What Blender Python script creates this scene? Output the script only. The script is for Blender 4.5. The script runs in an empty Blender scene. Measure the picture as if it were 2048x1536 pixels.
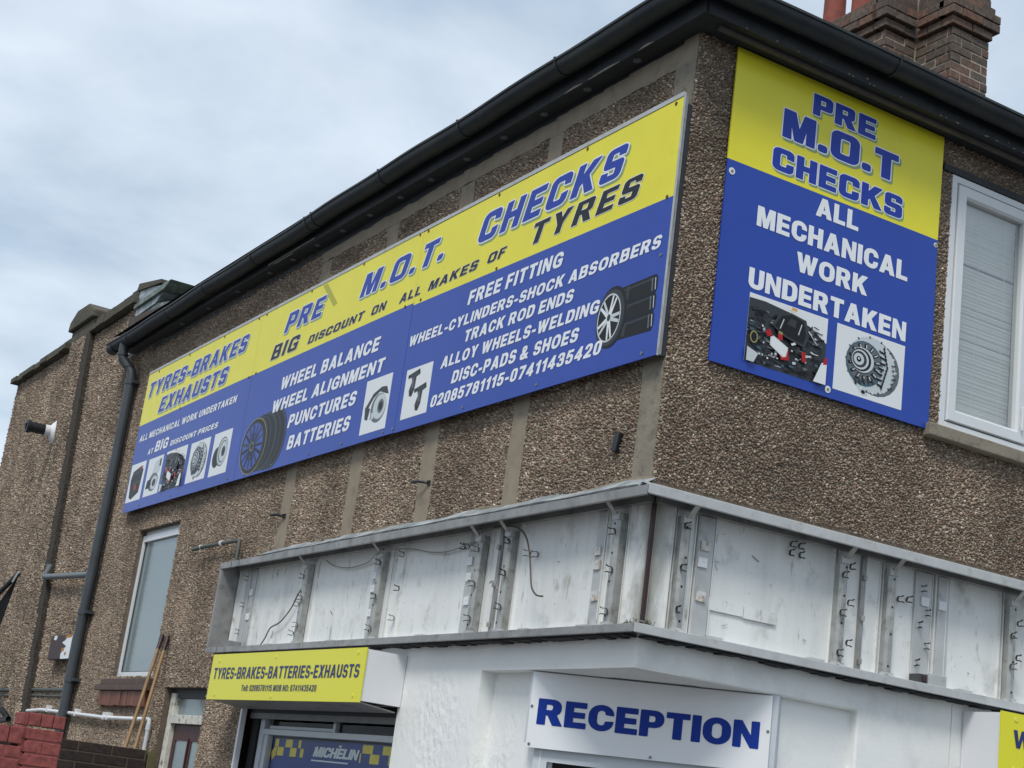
import bpy, math, random
import numpy as np
from mathutils import Vector, Matrix
random.seed(7); rng = np.random.default_rng(7)
C = bpy.context.scene.collection
sc = bpy.context.scene

# ------------------------------------------------------------------ camera
CAM = Vector((-4.589, -6.553, 1.6))
yaw, pit, rol = math.radians(60.7439), math.radians(15.2478), math.radians(7.6061)
f = Vector((math.cos(pit)*math.cos(yaw), math.cos(pit)*math.sin(yaw), math.sin(pit)))
r0 = f.cross(Vector((0, 0, 1))).normalized(); u0 = r0.cross(f)
r1 = math.cos(rol)*r0 + math.sin(rol)*u0; u1 = -math.sin(rol)*r0 + math.cos(rol)*u0
cd = bpy.data.cameras.new('camera'); cam = bpy.data.objects.new('camera', cd); C.objects.link(cam)
cam.matrix_world = Matrix(((r1.x, u1.x, -f.x, CAM.x), (r1.y, u1.y, -f.y, CAM.y), (r1.z, u1.z, -f.z, CAM.z), (0, 0, 0, 1)))
cd.sensor_width = 36; cd.lens = 36*3128.55/2048; cd.clip_end = 3000; cd.clip_start = 0.05
sc.camera = cam
# ------------------------------------------------------------------ world: cloudy daylight
W = bpy.data.worlds.new('World'); sc.world = W; W.use_nodes = True
nt = W.node_tree; nt.nodes.clear()
def N(t, **k):
    n = nt.nodes.new(t)
    for a, v in k.items(): setattr(n, a, v)
    return n
SUN_EL, SUN_AZ = math.radians(52), math.radians(222)      # azimuth measured from +X towards +Y
out = N('ShaderNodeOutputWorld'); bg = N('ShaderNodeBackground'); nt.links.new(bg.outputs[0], out.inputs[0])
sky = N('ShaderNodeTexSky', sky_type='NISHITA'); sky.sun_disc = False
sky.sun_elevation = SUN_EL; sky.sun_rotation = math.radians(90) - SUN_AZ
sky.air_density = 1.2; sky.dust_density = 2.0
SKYV = 0.10
sc1 = N('ShaderNodeVectorMath', operation='SCALE'); sc1.inputs['Scale'].default_value = SKYV
nt.links.new(sky.outputs[0], sc1.inputs[0])
tc = N('ShaderNodeTexCoord')
sep = N('ShaderNodeSeparateXYZ'); nt.links.new(tc.outputs['Generated'], sep.inputs[0])
# cloud deck: project the direction onto a flat layer
zc = N('ShaderNodeMath', operation='MAXIMUM'); nt.links.new(sep.outputs['Z'], zc.inputs[0]); zc.inputs[1].default_value = 0.02
za = N('ShaderNodeMath', operation='ADD'); nt.links.new(zc.outputs[0], za.inputs[0]); za.inputs[1].default_value = 0.16
dx = N('ShaderNodeMath', operation='DIVIDE'); nt.links.new(sep.outputs['X'], dx.inputs[0]); nt.links.new(za.outputs[0], dx.inputs[1])
dy = N('ShaderNodeMath', operation='DIVIDE'); nt.links.new(sep.outputs['Y'], dy.inputs[0]); nt.links.new(za.outputs[0], dy.inputs[1])
cb = N('ShaderNodeCombineXYZ'); nt.links.new(dx.outputs[0], cb.inputs[0]); nt.links.new(dy.outputs[0], cb.inputs[1])
cb.inputs[2].default_value = 8.3
n1 = N('ShaderNodeTexNoise'); n1.inputs['Scale'].default_value = 2.3; n1.inputs['Detail'].default_value = 7; n1.inputs['Roughness'].default_value = 0.55; n1.inputs['Distortion'].default_value = 0.25
n2 = N('ShaderNodeTexNoise'); n2.inputs['Scale'].default_value = 5.4; n2.inputs['Detail'].default_value = 6; n2.inputs['Roughness'].default_value = 0.45
nt.links.new(cb.outputs[0], n1.inputs['Vector']); nt.links.new(cb.outputs[0], n2.inputs['Vector'])
r1_ = N('ShaderNodeValToRGB'); nt.links.new(n1.outputs['Fac'], r1_.inputs[0])
r1_.color_ramp.elements[0].position = 0.38; r1_.color_ramp.elements[0].color = (0.445, 0.545, 0.665, 1)
r1_.color_ramp.elements[1].position = 0.67; r1_.color_ramp.elements[1].color = (0.665, 0.745, 0.835, 1)
e = r1_.color_ramp.elements.new(0.5); e.color = (0.545, 0.635, 0.735, 1)
r2_ = N('ShaderNodeValToRGB'); nt.links.new(n2.outputs['Fac'], r2_.inputs[0])
r2_.color_ramp.elements[0].position = 0.3; r2_.color_ramp.elements[0].color = (0.90, 0.915, 0.93, 1)
r2_.color_ramp.elements[1].position = 0.7; r2_.color_ramp.elements[1].color = (1.09, 1.08, 1.07, 1)
mm = N('ShaderNodeVectorMath', operation='MULTIPLY'); nt.links.new(r1_.outputs[0], mm.inputs[0]); nt.links.new(r2_.outputs[0], mm.inputs[1])
mx = N('ShaderNodeMix', data_type='RGBA'); mx.inputs['Factor'].default_value = 0.86
nt.links.new(sc1.outputs[0], mx.inputs['A']); nt.links.new(mm.outputs[0], mx.inputs['B'])
nt.links.new(mx.outputs['Result'], bg.inputs[0]); bg.inputs[1].default_value = 0.80
# ------------------------------------------------------------------ sun behind the cloud
sd = bpy.data.lights.new('sun', 'SUN'); sd.energy = 1.5; sd.angle = math.radians(16); sd.color = (1.0, 0.965, 0.91)
so = bpy.data.objects.new('sun', sd); C.objects.link(so)
dv = -Vector((math.cos(SUN_EL)*math.cos(SUN_AZ), math.cos(SUN_EL)*math.sin(SUN_AZ), math.sin(SUN_EL)))
so.rotation_euler = dv.to_track_quat('-Z', 'Y').to_euler(); so.location = (-6, -9, 14)
vs = sc.view_settings; vs.view_transform = 'Standard'; vs.look = 'None'; vs.gamma = 1; vs.exposure = 0.62
vs.use_curve_mapping = False

# ------------------------------------------------------------------ materials
def new_mat(name):
    m = bpy.data.materials.new(name); m.use_nodes = True
    return m, m.node_tree, m.node_tree.nodes['Principled BSDF']
def mat(name, col, rough=0.6, var=0.0, scale=6.0, dirt=None, dscale=2.0, dlo=0.5, dhi=0.75, bump=0.0, bscale=60.0, bdist=0.004,
        metal=0.0, coat=0.0, stretch=(1, 1, 1), emis=None, bdetail=3, spec=None, damount=1.0):
    m, t, b = new_mat(name); L = t.links.new
    b.inputs['Roughness'].default_value = rough; b.inputs['Metallic'].default_value = metal
    b.inputs['Coat Weight'].default_value = coat; b.inputs['Coat Roughness'].default_value = 0.06
    if spec is not None: b.inputs['Specular IOR Level'].default_value = spec
    b.inputs['Base Color'].default_value = (*col, 1)
    if not (var or dirt or bump): return m
    geo = t.nodes.new('ShaderNodeNewGeometry'); mp = t.nodes.new('ShaderNodeMapping'); mp.inputs['Scale'].default_value = stretch
    L(geo.outputs['Position'], mp.inputs['Vector'])
    cur = None
    if var:
        n = t.nodes.new('ShaderNodeTexNoise'); n.inputs['Scale'].default_value = scale; n.inputs['Detail'].default_value = 6; n.inputs['Roughness'].default_value = 0.6
        L(mp.outputs[0], n.inputs['Vector'])
        rp = t.nodes.new('ShaderNodeValToRGB'); L(n.outputs['Fac'], rp.inputs[0])
        rp.color_ramp.elements[0].position = 0.25; rp.color_ramp.elements[1].position = 0.75
        rp.color_ramp.elements[0].color = (*[c*(1-var) for c in col], 1); rp.color_ramp.elements[1].color = (*[min(1, c*(1+var)) for c in col], 1)
        cur = rp.outputs[0]
    if dirt:
        n = t.nodes.new('ShaderNodeTexNoise'); n.inputs['Scale'].default_value = dscale; n.inputs['Detail'].default_value = 8; n.inputs['Roughness'].default_value = 0.65
        L(mp.outputs[0], n.inputs['Vector'])
        mr = t.nodes.new('ShaderNodeMapRange'); mr.inputs[1].default_value = dlo; mr.inputs[2].default_value = dhi; mr.inputs[4].default_value = damount
        L(n.outputs['Fac'], mr.inputs[0])
        mi = t.nodes.new('ShaderNodeMix'); mi.data_type = 'RGBA'; L(mr.outputs[0], mi.inputs['Factor'])
        if cur: L(cur, mi.inputs['A'])
        else: mi.inputs['A'].default_value = (*col, 1)
        mi.inputs['B'].default_value = (*dirt, 1); cur = mi.outputs['Result']
    if cur: L(cur, b.inputs['Base Color'])
    if bump:
        n = t.nodes.new('ShaderNodeTexNoise'); n.inputs['Scale'].default_value = bscale; n.inputs['Detail'].default_value = bdetail
        L(mp.outputs[0], n.inputs['Vector'])
        bp = t.nodes.new('ShaderNodeBump'); bp.inputs['Strength'].default_value = bump; bp.inputs['Distance'].default_value = bdist
        L(n.outputs['Fac'], bp.inputs['Height']); L(bp.outputs[0], b.inputs['Normal'])
    return m
M = {}
M['mortar'] = mat('pebble mortar', (0.145, 0.113, 0.084), 0.95, 0.35, 30, bump=0.6, bscale=90)
M['render'] = mat('smooth render', (0.275, 0.228, 0.168), 0.92, 0.16, 5, dirt=(0.12, 0.10, 0.08), dscale=9, dlo=0.52, dhi=0.8, bump=0.5, bscale=70, bdist=0.003, damount=0.7)
M['render_grey'] = mat('grey render', (0.25, 0.22, 0.17), 0.93, 0.2, 7, dirt=(0.09, 0.08, 0.065), dscale=14, dlo=0.5, dhi=0.75, bump=0.7, bscale=60, bdist=0.004)
M['coping'] = mat('coping concrete', (0.085, 0.075, 0.055), 0.95, 0.35, 9, dirt=(0.045, 0.05, 0.028), dscale=6, bump=0.7, bscale=45, bdist=0.006)
M['slate'] = mat('roof tile', (0.075, 0.06, 0.05), 0.9, 0.3, 8, bump=0.4, bscale=40)
M['white_wall'] = mat('white masonry paint', (0.81, 0.82, 0.80), 0.75, 0.03, 3, dirt=(0.52, 0.52, 0.50), dscale=3.5, dlo=0.5, dhi=0.8, bump=0.35, bscale=28, bdist=0.005, damount=0.6)
M['white_rough'] = mat('white painted rough plaster', (0.81, 0.82, 0.80), 0.7, 0.03, 3, bump=1.0, bscale=19, bdist=0.016, bdetail=6, stretch=(1, 1, .7))
M['black_gutter'] = mat('black gutter paint', (0.017, 0.021, 0.025), 0.52, 0.35, 5, spec=.4, dirt=(0.035, 0.042, 0.030), dscale=3, dlo=0.5, dhi=0.8, bump=0.25, bscale=14, bdist=0.006)
M['black_board'] = mat('black painted board', (0.018, 0.021, 0.025), 0.6, 0.35, 9, dirt=(0.10, 0.09, 0.08), dscale=26, dlo=0.66, dhi=0.72, bump=0.4, bscale=40)
M['brown_batten'] = mat('weathered batten', (0.10, 0.085, 0.075), 0.8, 0.3, 12, bump=0.3, bscale=50)
M['flake'] = mat('peeling pale paint', (0.28, 0.27, 0.24), 0.8, 0.3, 40)
M['vent_grey'] = mat('vent grey', (0.12, 0.14, 0.15), 0.5, 0.2, 40)
M['pipe'] = mat('grey pipe plastic', (0.048, 0.056, 0.064), 0.42, 0.2, 6, bump=0.1, bscale=20)
M['pipe_grey'] = mat('light grey pipe', (0.13, 0.145, 0.155), 0.5, 0.2, 10)
M['pipe_green'] = mat('green grey pipe', (0.07, 0.085, 0.08), 0.6, 0.4, 30, dirt=(0.14, 0.10, 0.06), dscale=30)
M['white_plastic'] = mat('white plastic', (0.74, 0.75, 0.76), 0.35, 0.05, 10, dirt=(0.4, 0.38, 0.33), dscale=14, dlo=0.6, dhi=0.85, damount=0.5)
M['upvc'] = mat('window frame white', (0.68, 0.70, 0.71), 0.3, 0.03, 8)
M['cream_paint'] = mat('cream frame paint', (0.60, 0.59, 0.52), 0.6, 0.15, 12, dirt=(0.16, 0.13, 0.10), dscale=18, dlo=0.54, dhi=0.66)
M['lead'] = mat('lead flashing', (0.25, 0.285, 0.30), 0.5, 0.25, 9, dirt=(0.62, 0.65, 0.66), dscale=7, dlo=0.42, dhi=0.7, bump=0.6, bscale=16, bdist=0.008, metal=0.25)
M['lead_green'] = mat('weathered green flashing', (0.13, 0.17, 0.15), 0.7, 0.3, 9, dirt=(0.32, 0.34, 0.34), dscale=9, bump=0.5, bscale=16, bdist=0.006)
M['alu_dull'] = mat('dull grey aluminium', (0.30, 0.30, 0.295), 0.5, 0.22, 6, dirt=(0.15, 0.145, 0.13), dscale=8, dlo=0.5, dhi=0.75, bump=0.15, bscale=30, metal=0.35)
M['alu_white'] = mat('pale aluminium', (0.48, 0.49, 0.485), 0.5, 0.14, 6, dirt=(0.22, 0.21, 0.18), dscale=9, dlo=0.55, dhi=0.8, metal=0.2, damount=0.8)
def mask_bump(m, sc_, lo, hi):
    t = m.node_tree; bp = [n for n in t.nodes if n.type == 'BUMP'][0]; geo = [n for n in t.nodes if n.type == 'NEW_GEOMETRY'][0]
    n = t.nodes.new('ShaderNodeTexNoise'); n.inputs['Scale'].default_value = sc_; t.links.new(geo.outputs['Position'], n.inputs['Vector'])
    mr = t.nodes.new('ShaderNodeMapRange'); mr.inputs[1].default_value = lo; mr.inputs[2].default_value = hi; mr.inputs[3].default_value = .12; t.links.new(n.outputs['Fac'], mr.inputs[0]); t.links.new(mr.outputs[0], bp.inputs['Strength'])
mask_bump(M['white_rough'], 2.2, .38, .62)
def tray_mat():
    m, t, b = new_mat('grimy white sheet'); L = t.links.new
    geo = t.nodes.new('ShaderNodeNewGeometry')
    def noise(scale, st, lo, hi, det=8):
        mp = t.nodes.new('ShaderNodeMapping'); mp.inputs['Scale'].default_value = st; L(geo.outputs['Position'], mp.inputs['Vector'])
        n = t.nodes.new('ShaderNodeTexNoise'); n.inputs['Scale'].default_value = scale; n.inputs['Detail'].default_value = det; n.inputs['Roughness'].default_value = 0.65
        L(mp.outputs[0], n.inputs['Vector'])
        mr = t.nodes.new('ShaderNodeMapRange'); mr.inputs[1].default_value = lo; mr.inputs[2].default_value = hi; L(n.outputs['Fac'], mr.inputs[0])
        return mr.outputs[0]
    col = None
    for fac, c in ((noise(4, (1, 1, .12), .46, .80), (0.54, 0.55, 0.53)), (noise(5, (1, 1, 1), .56, .80), (0.34, 0.335, 0.30)),
                   (noise(16, (1, 1, .25), .60, .72), (0.19, 0.17, 0.13)), (noise(45, (1, 1, 1), .66, .71), (0.10, 0.085, 0.06))):
        mi = t.nodes.new('ShaderNodeMix'); mi.data_type = 'RGBA'
        k = t.nodes.new('ShaderNodeMath'); k.operation = 'MULTIPLY'; L(fac, k.inputs[0]); k.inputs[1].default_value = 0.85; L(k.outputs[0], mi.inputs['Factor'])
        if col: L(col, mi.inputs['A'])
        else: mi.inputs['A'].default_value = (0.76, 0.77, 0.75, 1)
        mi.inputs['B'].default_value = (*c, 1); col = mi.outputs['Result']
    # algae and rust run down the inside corner: distance from the corner line
    sp = t.nodes.new('ShaderNodeSeparateXYZ'); L(geo.outputs['Position'], sp.inputs[0])
    ad = t.nodes.new('ShaderNodeMath'); ad.operation = 'SUBTRACT'; L(sp.outputs[0], ad.inputs[0]); ad.inputs[1].default_value = 0.06
    ab = t.nodes.new('ShaderNodeMath'); ab.operation = 'ABSOLUTE'; L(ad.outputs[0], ab.inputs[0])
    ad2 = t.nodes.new('ShaderNodeMath'); ad2.operation = 'SUBTRACT'; L(sp.outputs[1], ad2.inputs[0]); ad2.inputs[1].default_value = 0.06
    ab2 = t.nodes.new('ShaderNodeMath'); ab2.operation = 'ABSOLUTE'; L(ad2.outputs[0], ab2.inputs[0])
    su = t.nodes.new('ShaderNodeMath'); su.operation = 'ADD'; L(ab.outputs[0], su.inputs[0]); L(ab2.outputs[0], su.inputs[1])
    nz = noise(7, (1, 1, .5), 0.15, 0.75)
    dv_ = t.nodes.new('ShaderNodeMath'); dv_.operation = 'MULTIPLY'; L(nz, dv_.inputs[0]); dv_.inputs[1].default_value = 0.22
    mr = t.nodes.new('ShaderNodeMath'); mr.operation = 'LESS_THAN'
    sm = t.nodes.new('ShaderNodeMapRange'); L(su.outputs[0], sm.inputs[0]); L(dv_.outputs[0], sm.inputs[1]); sm.inputs[2].default_value = 0.0; sm.inputs[4].default_value = 0.9
    mi = t.nodes.new('ShaderNodeMix'); mi.data_type = 'RGBA'; L(sm.outputs[0], mi.inputs['Factor']); L(col, mi.inputs['A']); mi.inputs['B'].default_value = (0.12, 0.105, 0.05, 1)
    L(mi.outputs['Result'], b.inputs['Base Color']); b.inputs['Roughness'].default_value = 0.55
    n = t.nodes.new('ShaderNodeTexNoise'); n.inputs['Scale'].default_value = 3.5; L(geo.outputs['Position'], n.inputs['Vector'])
    bp = t.nodes.new('ShaderNodeBump'); bp.inputs['Distance'].default_value = 0.02; bp.inputs['Strength'].default_value = 0.3
    L(n.outputs['Fac'], bp.inputs['Height']); L(bp.outputs[0], b.inputs['Normal'])
    return m
M['tray'] = tray_mat()
M['rail'] = mat('channel rail', (0.36, 0.37, 0.355), 0.42, 0.2, 10, dirt=(0.17, 0.15, 0.13), dscale=18, dlo=0.5, dhi=0.75, metal=0.3)
M['rust_tab'] = mat('rust spotted tab', (0.6, 0.6, 0.58), 0.6, 0.1, 20, dirt=(0.36, 0.22, 0.09), dscale=28, dlo=0.5, dhi=0.65)
M['tab'] = mat('white tab', (0.74, 0.75, 0.76), 0.5, 0.05, 20)
M['clip'] = mat('dark spring clip', (0.06, 0.058, 0.055), 0.5, 0.3, 60, metal=0.5)
M['wire_brown'] = mat('brown wire', (0.10, 0.075, 0.06), 0.6); M['wire_grey'] = mat('grey wire', (0.26, 0.26, 0.25), 0.6)
M['yellow'] = mat('yellow sign print', (0.80, 0.725, 0.035), 0.33, coat=0.10, spec=.3, var=.05, scale=3, dirt=(.45, .42, .06), dscale=7, dlo=.60, dhi=.9, damount=.5, bump=0.22, bscale=1.6, bdist=0.012, bdetail=1)
M['blue'] = mat('blue sign print', (0.017, 0.060, 0.365), 0.33, coat=0.10, spec=.3, var=.06, scale=3, dirt=(.03, .06, .26), dscale=7, dlo=.58, dhi=.9, damount=.5, bump=0.22, bscale=1.6, bdist=0.012, bdetail=1)
M['yellow_small'] = mat('bright yellow vinyl', (0.74, 0.70, 0.012), 0.35, coat=0.1)
M['navy'] = mat('navy lettering', (0.012, 0.02, 0.14), 0.4)
M['royal'] = mat('royal blue lettering', (0.004, 0.030, 0.26), 0.45, spec=.2)
M['letter_blue'] = mat('blue lettering', (0.014, 0.045, 0.35), 0.35, spec=.25)
M['letter_white'] = mat('white lettering', (0.80, 0.82, 0.84), 0.35)
M['letter_black'] = mat('charcoal lettering', (0.018, 0.018, 0.024), 0.4, spec=.2)
M['letter_shadow'] = mat('olive printed drop shadow', (0.25, 0.36, 0.20), 0.35, spec=.2)
M['sign_white'] = mat('white sign face', (0.74, 0.76, 0.78), 0.28, coat=0.2)
M['box_white'] = mat('white box sheet', (0.73, 0.74, 0.76), 0.4, 0.03, 3)
M['card_white'] = mat('white print', (0.74, 0.76, 0.77), 0.35)
M['p_black'] = mat('print black', (0.015, 0.016, 0.018), 0.35, spec=.15); M['p_dark'] = mat('print dark grey', (0.045, 0.05, 0.058), 0.35, spec=.15)
M['p_mid'] = mat('print mid grey', (0.13, 0.15, 0.165), 0.35, spec=.15); M['p_light'] = mat('print light grey', (0.55, 0.60, 0.62), 0.35, spec=.15)
M['p_teal'] = mat('print steel teal', (0.06, 0.115, 0.15), 0.35, spec=.15); M['p_red'] = mat('print red', (0.42, 0.02, 0.025), 0.35, spec=.15)
M['p_gold'] = mat('print gold', (0.30, 0.26, 0.10), 0.35, spec=.15); M['p_orange'] = mat('print orange', (0.65, 0.38, 0.08), 0.35, spec=.15)
M['stain'] = mat('yellow green streak', (0.44, 0.42, 0.01), 0.4)
M['screw'] = mat('screw head', (0.20, 0.20, 0.21), 0.35, metal=0.7); M['rust_screw'] = mat('rusty screw', (0.13, 0.055, 0.025), 0.7)
M['screw_yellow'] = mat('yellow screw cap', (0.72, 0.70, 0.10), 0.35)
M['brass'] = mat('screw centre', (0.25, 0.24, 0.10), 0.4, metal=0.5)
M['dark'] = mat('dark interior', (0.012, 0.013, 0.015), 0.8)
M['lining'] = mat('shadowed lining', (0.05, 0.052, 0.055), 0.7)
M['shutter'] = mat('shutter metal', (0.17, 0.17, 0.17), 0.5, 0.2, 8, metal=0.4)
M['white_upvc2'] = mat('shop frame', (0.52, 0.56, 0.60), 0.4, 0.05, 8)
M['poster_blue'] = mat('poster blue', (0.012, 0.035, 0.24), 0.5, 0.3, 3); M['poster_yellow'] = mat('poster yellow', (0.88, 0.68, 0.05), 0.5, 0.15, 8)
M['poster_grey'] = mat('poster pale', (0.80, 0.81, 0.83), 0.5)
M['wood_door'] = mat('dark red painted door', (0.055, 0.015, 0.014), 0.45, 0.35, 14, stretch=(1, 1, .3))
M['wood_pole'] = mat('wooden broom pole', (0.25, 0.15, 0.062), 0.55, 0.3, 14, stretch=(1, 1, .2))
M['tile_brown'] = mat('brown sill tile', (0.085, 0.05, 0.038), 0.6, 0.35, 14, bump=0.3, bscale=30)
M['tile_red'] = mat('red hung tile', (0.17, 0.055, 0.028), 0.55, 0.45, 16, dirt=(0.07, 0.035, 0.03), dscale=20, stretch=(1, 1, .15), bump=0.3, bscale=40)
M['red_brick'] = mat('red painted brick', (0.215, 0.04, 0.038), 0.6, 0.12, 9, bump=0.3, bscale=60)
M['red_joint'] = mat('red painted joint', (0.21, 0.055, 0.050), 0.7)
M['dark_brick'] = mat('dark brown brick', (0.028, 0.017, 0.014), 0.7, 0.4, 10, bump=0.4, bscale=60)
M['dark_joint'] = mat('sandy joint', (0.085, 0.068, 0.045), 0.9, 0.3, 20)
M['post_olive'] = mat('olive post', (0.11, 0.10, 0.045), 0.8, 0.3, 14)
M['rust_box'] = mat('peeling brown box', (0.035, 0.012, 0.014), 0.5, 0.3, 12)
M['box_face'] = mat('peeling cream box face', (0.035, 0.012, 0.014), 0.5, 0.2, 10, dirt=(0.70, 0.68, 0.60), dscale=9, dlo=0.485, dhi=0.50)
M['rust'] = mat('rust orange', (0.40, 0.19, 0.05), 0.8, 0.4, 30)
M['black_plastic'] = mat('black plastic', (0.012, 0.014, 0.017), 0.45, 0.3, 20)
M['chim_mortar'] = mat('chimney mortar', (0.33, 0.29, 0.23), 0.95, 0.25, 30, bump=0.4, bscale=60)
M['pot'] = mat('red clay pot', (0.22, 0.055, 0.035), 0.8, 0.3, 14, dirt=(0.12, 0.05, 0.04), dscale=6)
M['asphalt'] = mat('asphalt', (0.05, 0.05, 0.052), 0.9, 0.3, 20, bump=0.4, bscale=60)
M['paving'] = mat('pavement slabs', (0.24, 0.235, 0.225), 0.9, 0.2, 4, bump=0.3, bscale=60)
M['kerb'] = mat('kerb', (0.30, 0.29, 0.275), 0.9, 0.2, 8)
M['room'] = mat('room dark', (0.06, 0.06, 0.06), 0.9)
M['blind'] = mat('cream blind slat', (0.62, 0.61, 0.55), 0.5, 0.06, 8)
M['frosted'] = mat('frosted glass', (0.16, 0.215, 0.225), 0.22, 0.05, 2, coat=0.5, dirt=(0.12, 0.16, 0.17), dscale=10, dlo=.62, dhi=.7, stretch=(1, 1, .3), damount=.6)
def bricks_mat(name, cols):
    m, t, b = new_mat(name); L = t.links.new
    oi = t.nodes.new('ShaderNodeObjectInfo'); rp = t.nodes.new('ShaderNodeValToRGB'); L(oi.outputs['Random'], rp.inputs[0])
    rp.color_ramp.elements[0].color = (*cols[0], 1); rp.color_ramp.elements[1].color = (*cols[-1], 1)
    for i, c in enumerate(cols[1:-1]): e = rp.color_ramp.elements.new((i+1)/(len(cols)-1)); e.color = (*c, 1)
    geo = t.nodes.new('ShaderNodeNewGeometry'); n = t.nodes.new('ShaderNodeTexNoise'); n.inputs['Scale'].default_value = 28; n.inputs['Detail'].default_value = 6
    L(geo.outputs['Position'], n.inputs['Vector'])
    mr = t.nodes.new('ShaderNodeMapRange'); mr.inputs[1].default_value = .3; mr.inputs[2].default_value = .75; mr.inputs[3].default_value = .6; mr.inputs[4].default_value = 1.35; L(n.outputs['Fac'], mr.inputs[0])
    v = t.nodes.new('ShaderNodeVectorMath'); v.operation = 'SCALE'; L(rp.outputs[0], v.inputs[0]); L(mr.outputs[0], v.inputs['Scale'])
    L(v.outputs[0], b.inputs['Base Color']); b.inputs['Roughness'].default_value = .9
    bp = t.nodes.new('ShaderNodeBump'); bp.inputs['Strength'].default_value = .6; bp.inputs['Distance'].default_value = .006; L(n.outputs['Fac'], bp.inputs['Height']); L(bp.outputs[0], b.inputs['Normal'])
    return m
M['chim_brick'] = bricks_mat('chimney brick', [(0.13, 0.085, 0.062), (0.10, 0.078, 0.065), (0.155, 0.085, 0.06), (0.12, 0.10, 0.078), (0.085, 0.062, 0.052)])
M['red_brick'] = bricks_mat('red painted brick', [(0.215, 0.056, 0.050), (0.25, 0.066, 0.058), (0.23, 0.060, 0.054)])
M['dark_brick'] = bricks_mat('dark brown brick', [(0.022, 0.014, 0.012), (0.036, 0.022, 0.018), (0.028, 0.019, 0.017)])
def glass_mat():
    m, t, b = new_mat('clear window glass'); L = t.links.new; t.nodes.remove(b)
    o = t.nodes['Material Output']; tr = t.nodes.new('ShaderNodeBsdfTransparent'); tr.inputs[0].default_value = (0.93, 0.95, 0.95, 1)
    gl = t.nodes.new('ShaderNodeBsdfGlossy'); gl.inputs['Roughness'].default_value = 0.03
    fr = t.nodes.new('ShaderNodeLayerWeight'); fr.inputs[0].default_value = 0.5
    pw = t.nodes.new('ShaderNodeMath'); pw.operation = 'POWER'; pw.inputs[1].default_value = 3.0; L(fr.outputs['Facing'], pw.inputs[0])
    ma = t.nodes.new('ShaderNodeMath'); ma.operation = 'MULTIPLY_ADD'; ma.inputs[1].default_value = 0.07; ma.inputs[2].default_value = 0.012; L(pw.outputs[0], ma.inputs[0])
    mi = t.nodes.new('ShaderNodeMixShader'); L(ma.outputs[0], mi.inputs[0]); L(tr.outputs[0], mi.inputs[1]); L(gl.outputs[0], mi.inputs[2]); L(mi.outputs[0], o.inputs[0])
    return m
M['glass'] = glass_mat()
M['hazy'] = M['glass'].copy(); M['hazy'].name = 'hazy dusty window glass'
for n_ in M['hazy'].node_tree.nodes:
    if n_.type == 'MATH' and n_.operation == 'MULTIPLY_ADD': n_.inputs[1].default_value = .6; n_.inputs[2].default_value = .16
    if n_.type == 'BSDF_GLOSSY': n_.inputs['Roughness'].default_value = .12
def stone_mat():
    m, t, b = new_mat('pebble dash stones'); L = t.links.new
    at = t.nodes.new('ShaderNodeAttribute'); at.attribute_name = 'tone'
    rp = t.nodes.new('ShaderNodeValToRGB'); L(at.outputs['Fac'], rp.inputs[0]); cr = rp.color_ramp; cr.interpolation = 'CONSTANT'
    cols = [(0, (0.100, 0.074, 0.054)), (.16, (0.142, 0.106, 0.080)), (.32, (0.182, 0.142, 0.108)), (.48, (0.165, 0.114, 0.084)), (.60, (0.212, 0.170, 0.132)),
            (.74, (0.195, 0.172, 0.138)), (.87, (0.285, 0.245, 0.188)), (.975, (0.35, 0.31, 0.25)), (.996, (0.48, 0.45, 0.39))]
    cr.elements[0].color = (*cols[0][1], 1); cr.elements[1].position = cols[1][0]; cr.elements[1].color = (*cols[1][1], 1)
    cols = [(p, (c[0]*1.0, c[1]*.985, c[2]*.97)) for p, c in cols]; cr.elements[0].color = (*cols[0][1], 1); cr.elements[1].color = (*cols[1][1], 1)
    for p, c in cols[2:]: e = cr.elements.new(p); e.color = (*c, 1)
    geo = t.nodes.new('ShaderNodeNewGeometry')
    n = t.nodes.new('ShaderNodeTexNoise'); n.inputs['Scale'].default_value = 1.6; n.inputs['Detail'].default_value = 5; L(geo.outputs['Position'], n.inputs['Vector'])
    mr = t.nodes.new('ShaderNodeMapRange'); mr.inputs[1].default_value = .3; mr.inputs[2].default_value = .72; mr.inputs[3].default_value = 2.25; mr.inputs[4].default_value = 1.15; L(n.outputs['Fac'], mr.inputs[0])
    v = t.nodes.new('ShaderNodeVectorMath'); v.operation = 'SCALE'; L(rp.outputs[0], v.inputs[0]); L(mr.outputs[0], v.inputs['Scale'])
    L(v.outputs[0], b.inputs['Base Color']); b.inputs['Roughness'].default_value = .8; b.inputs['Specular IOR Level'].default_value = .3
    return m
M['stone'] = stone_mat()

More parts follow.
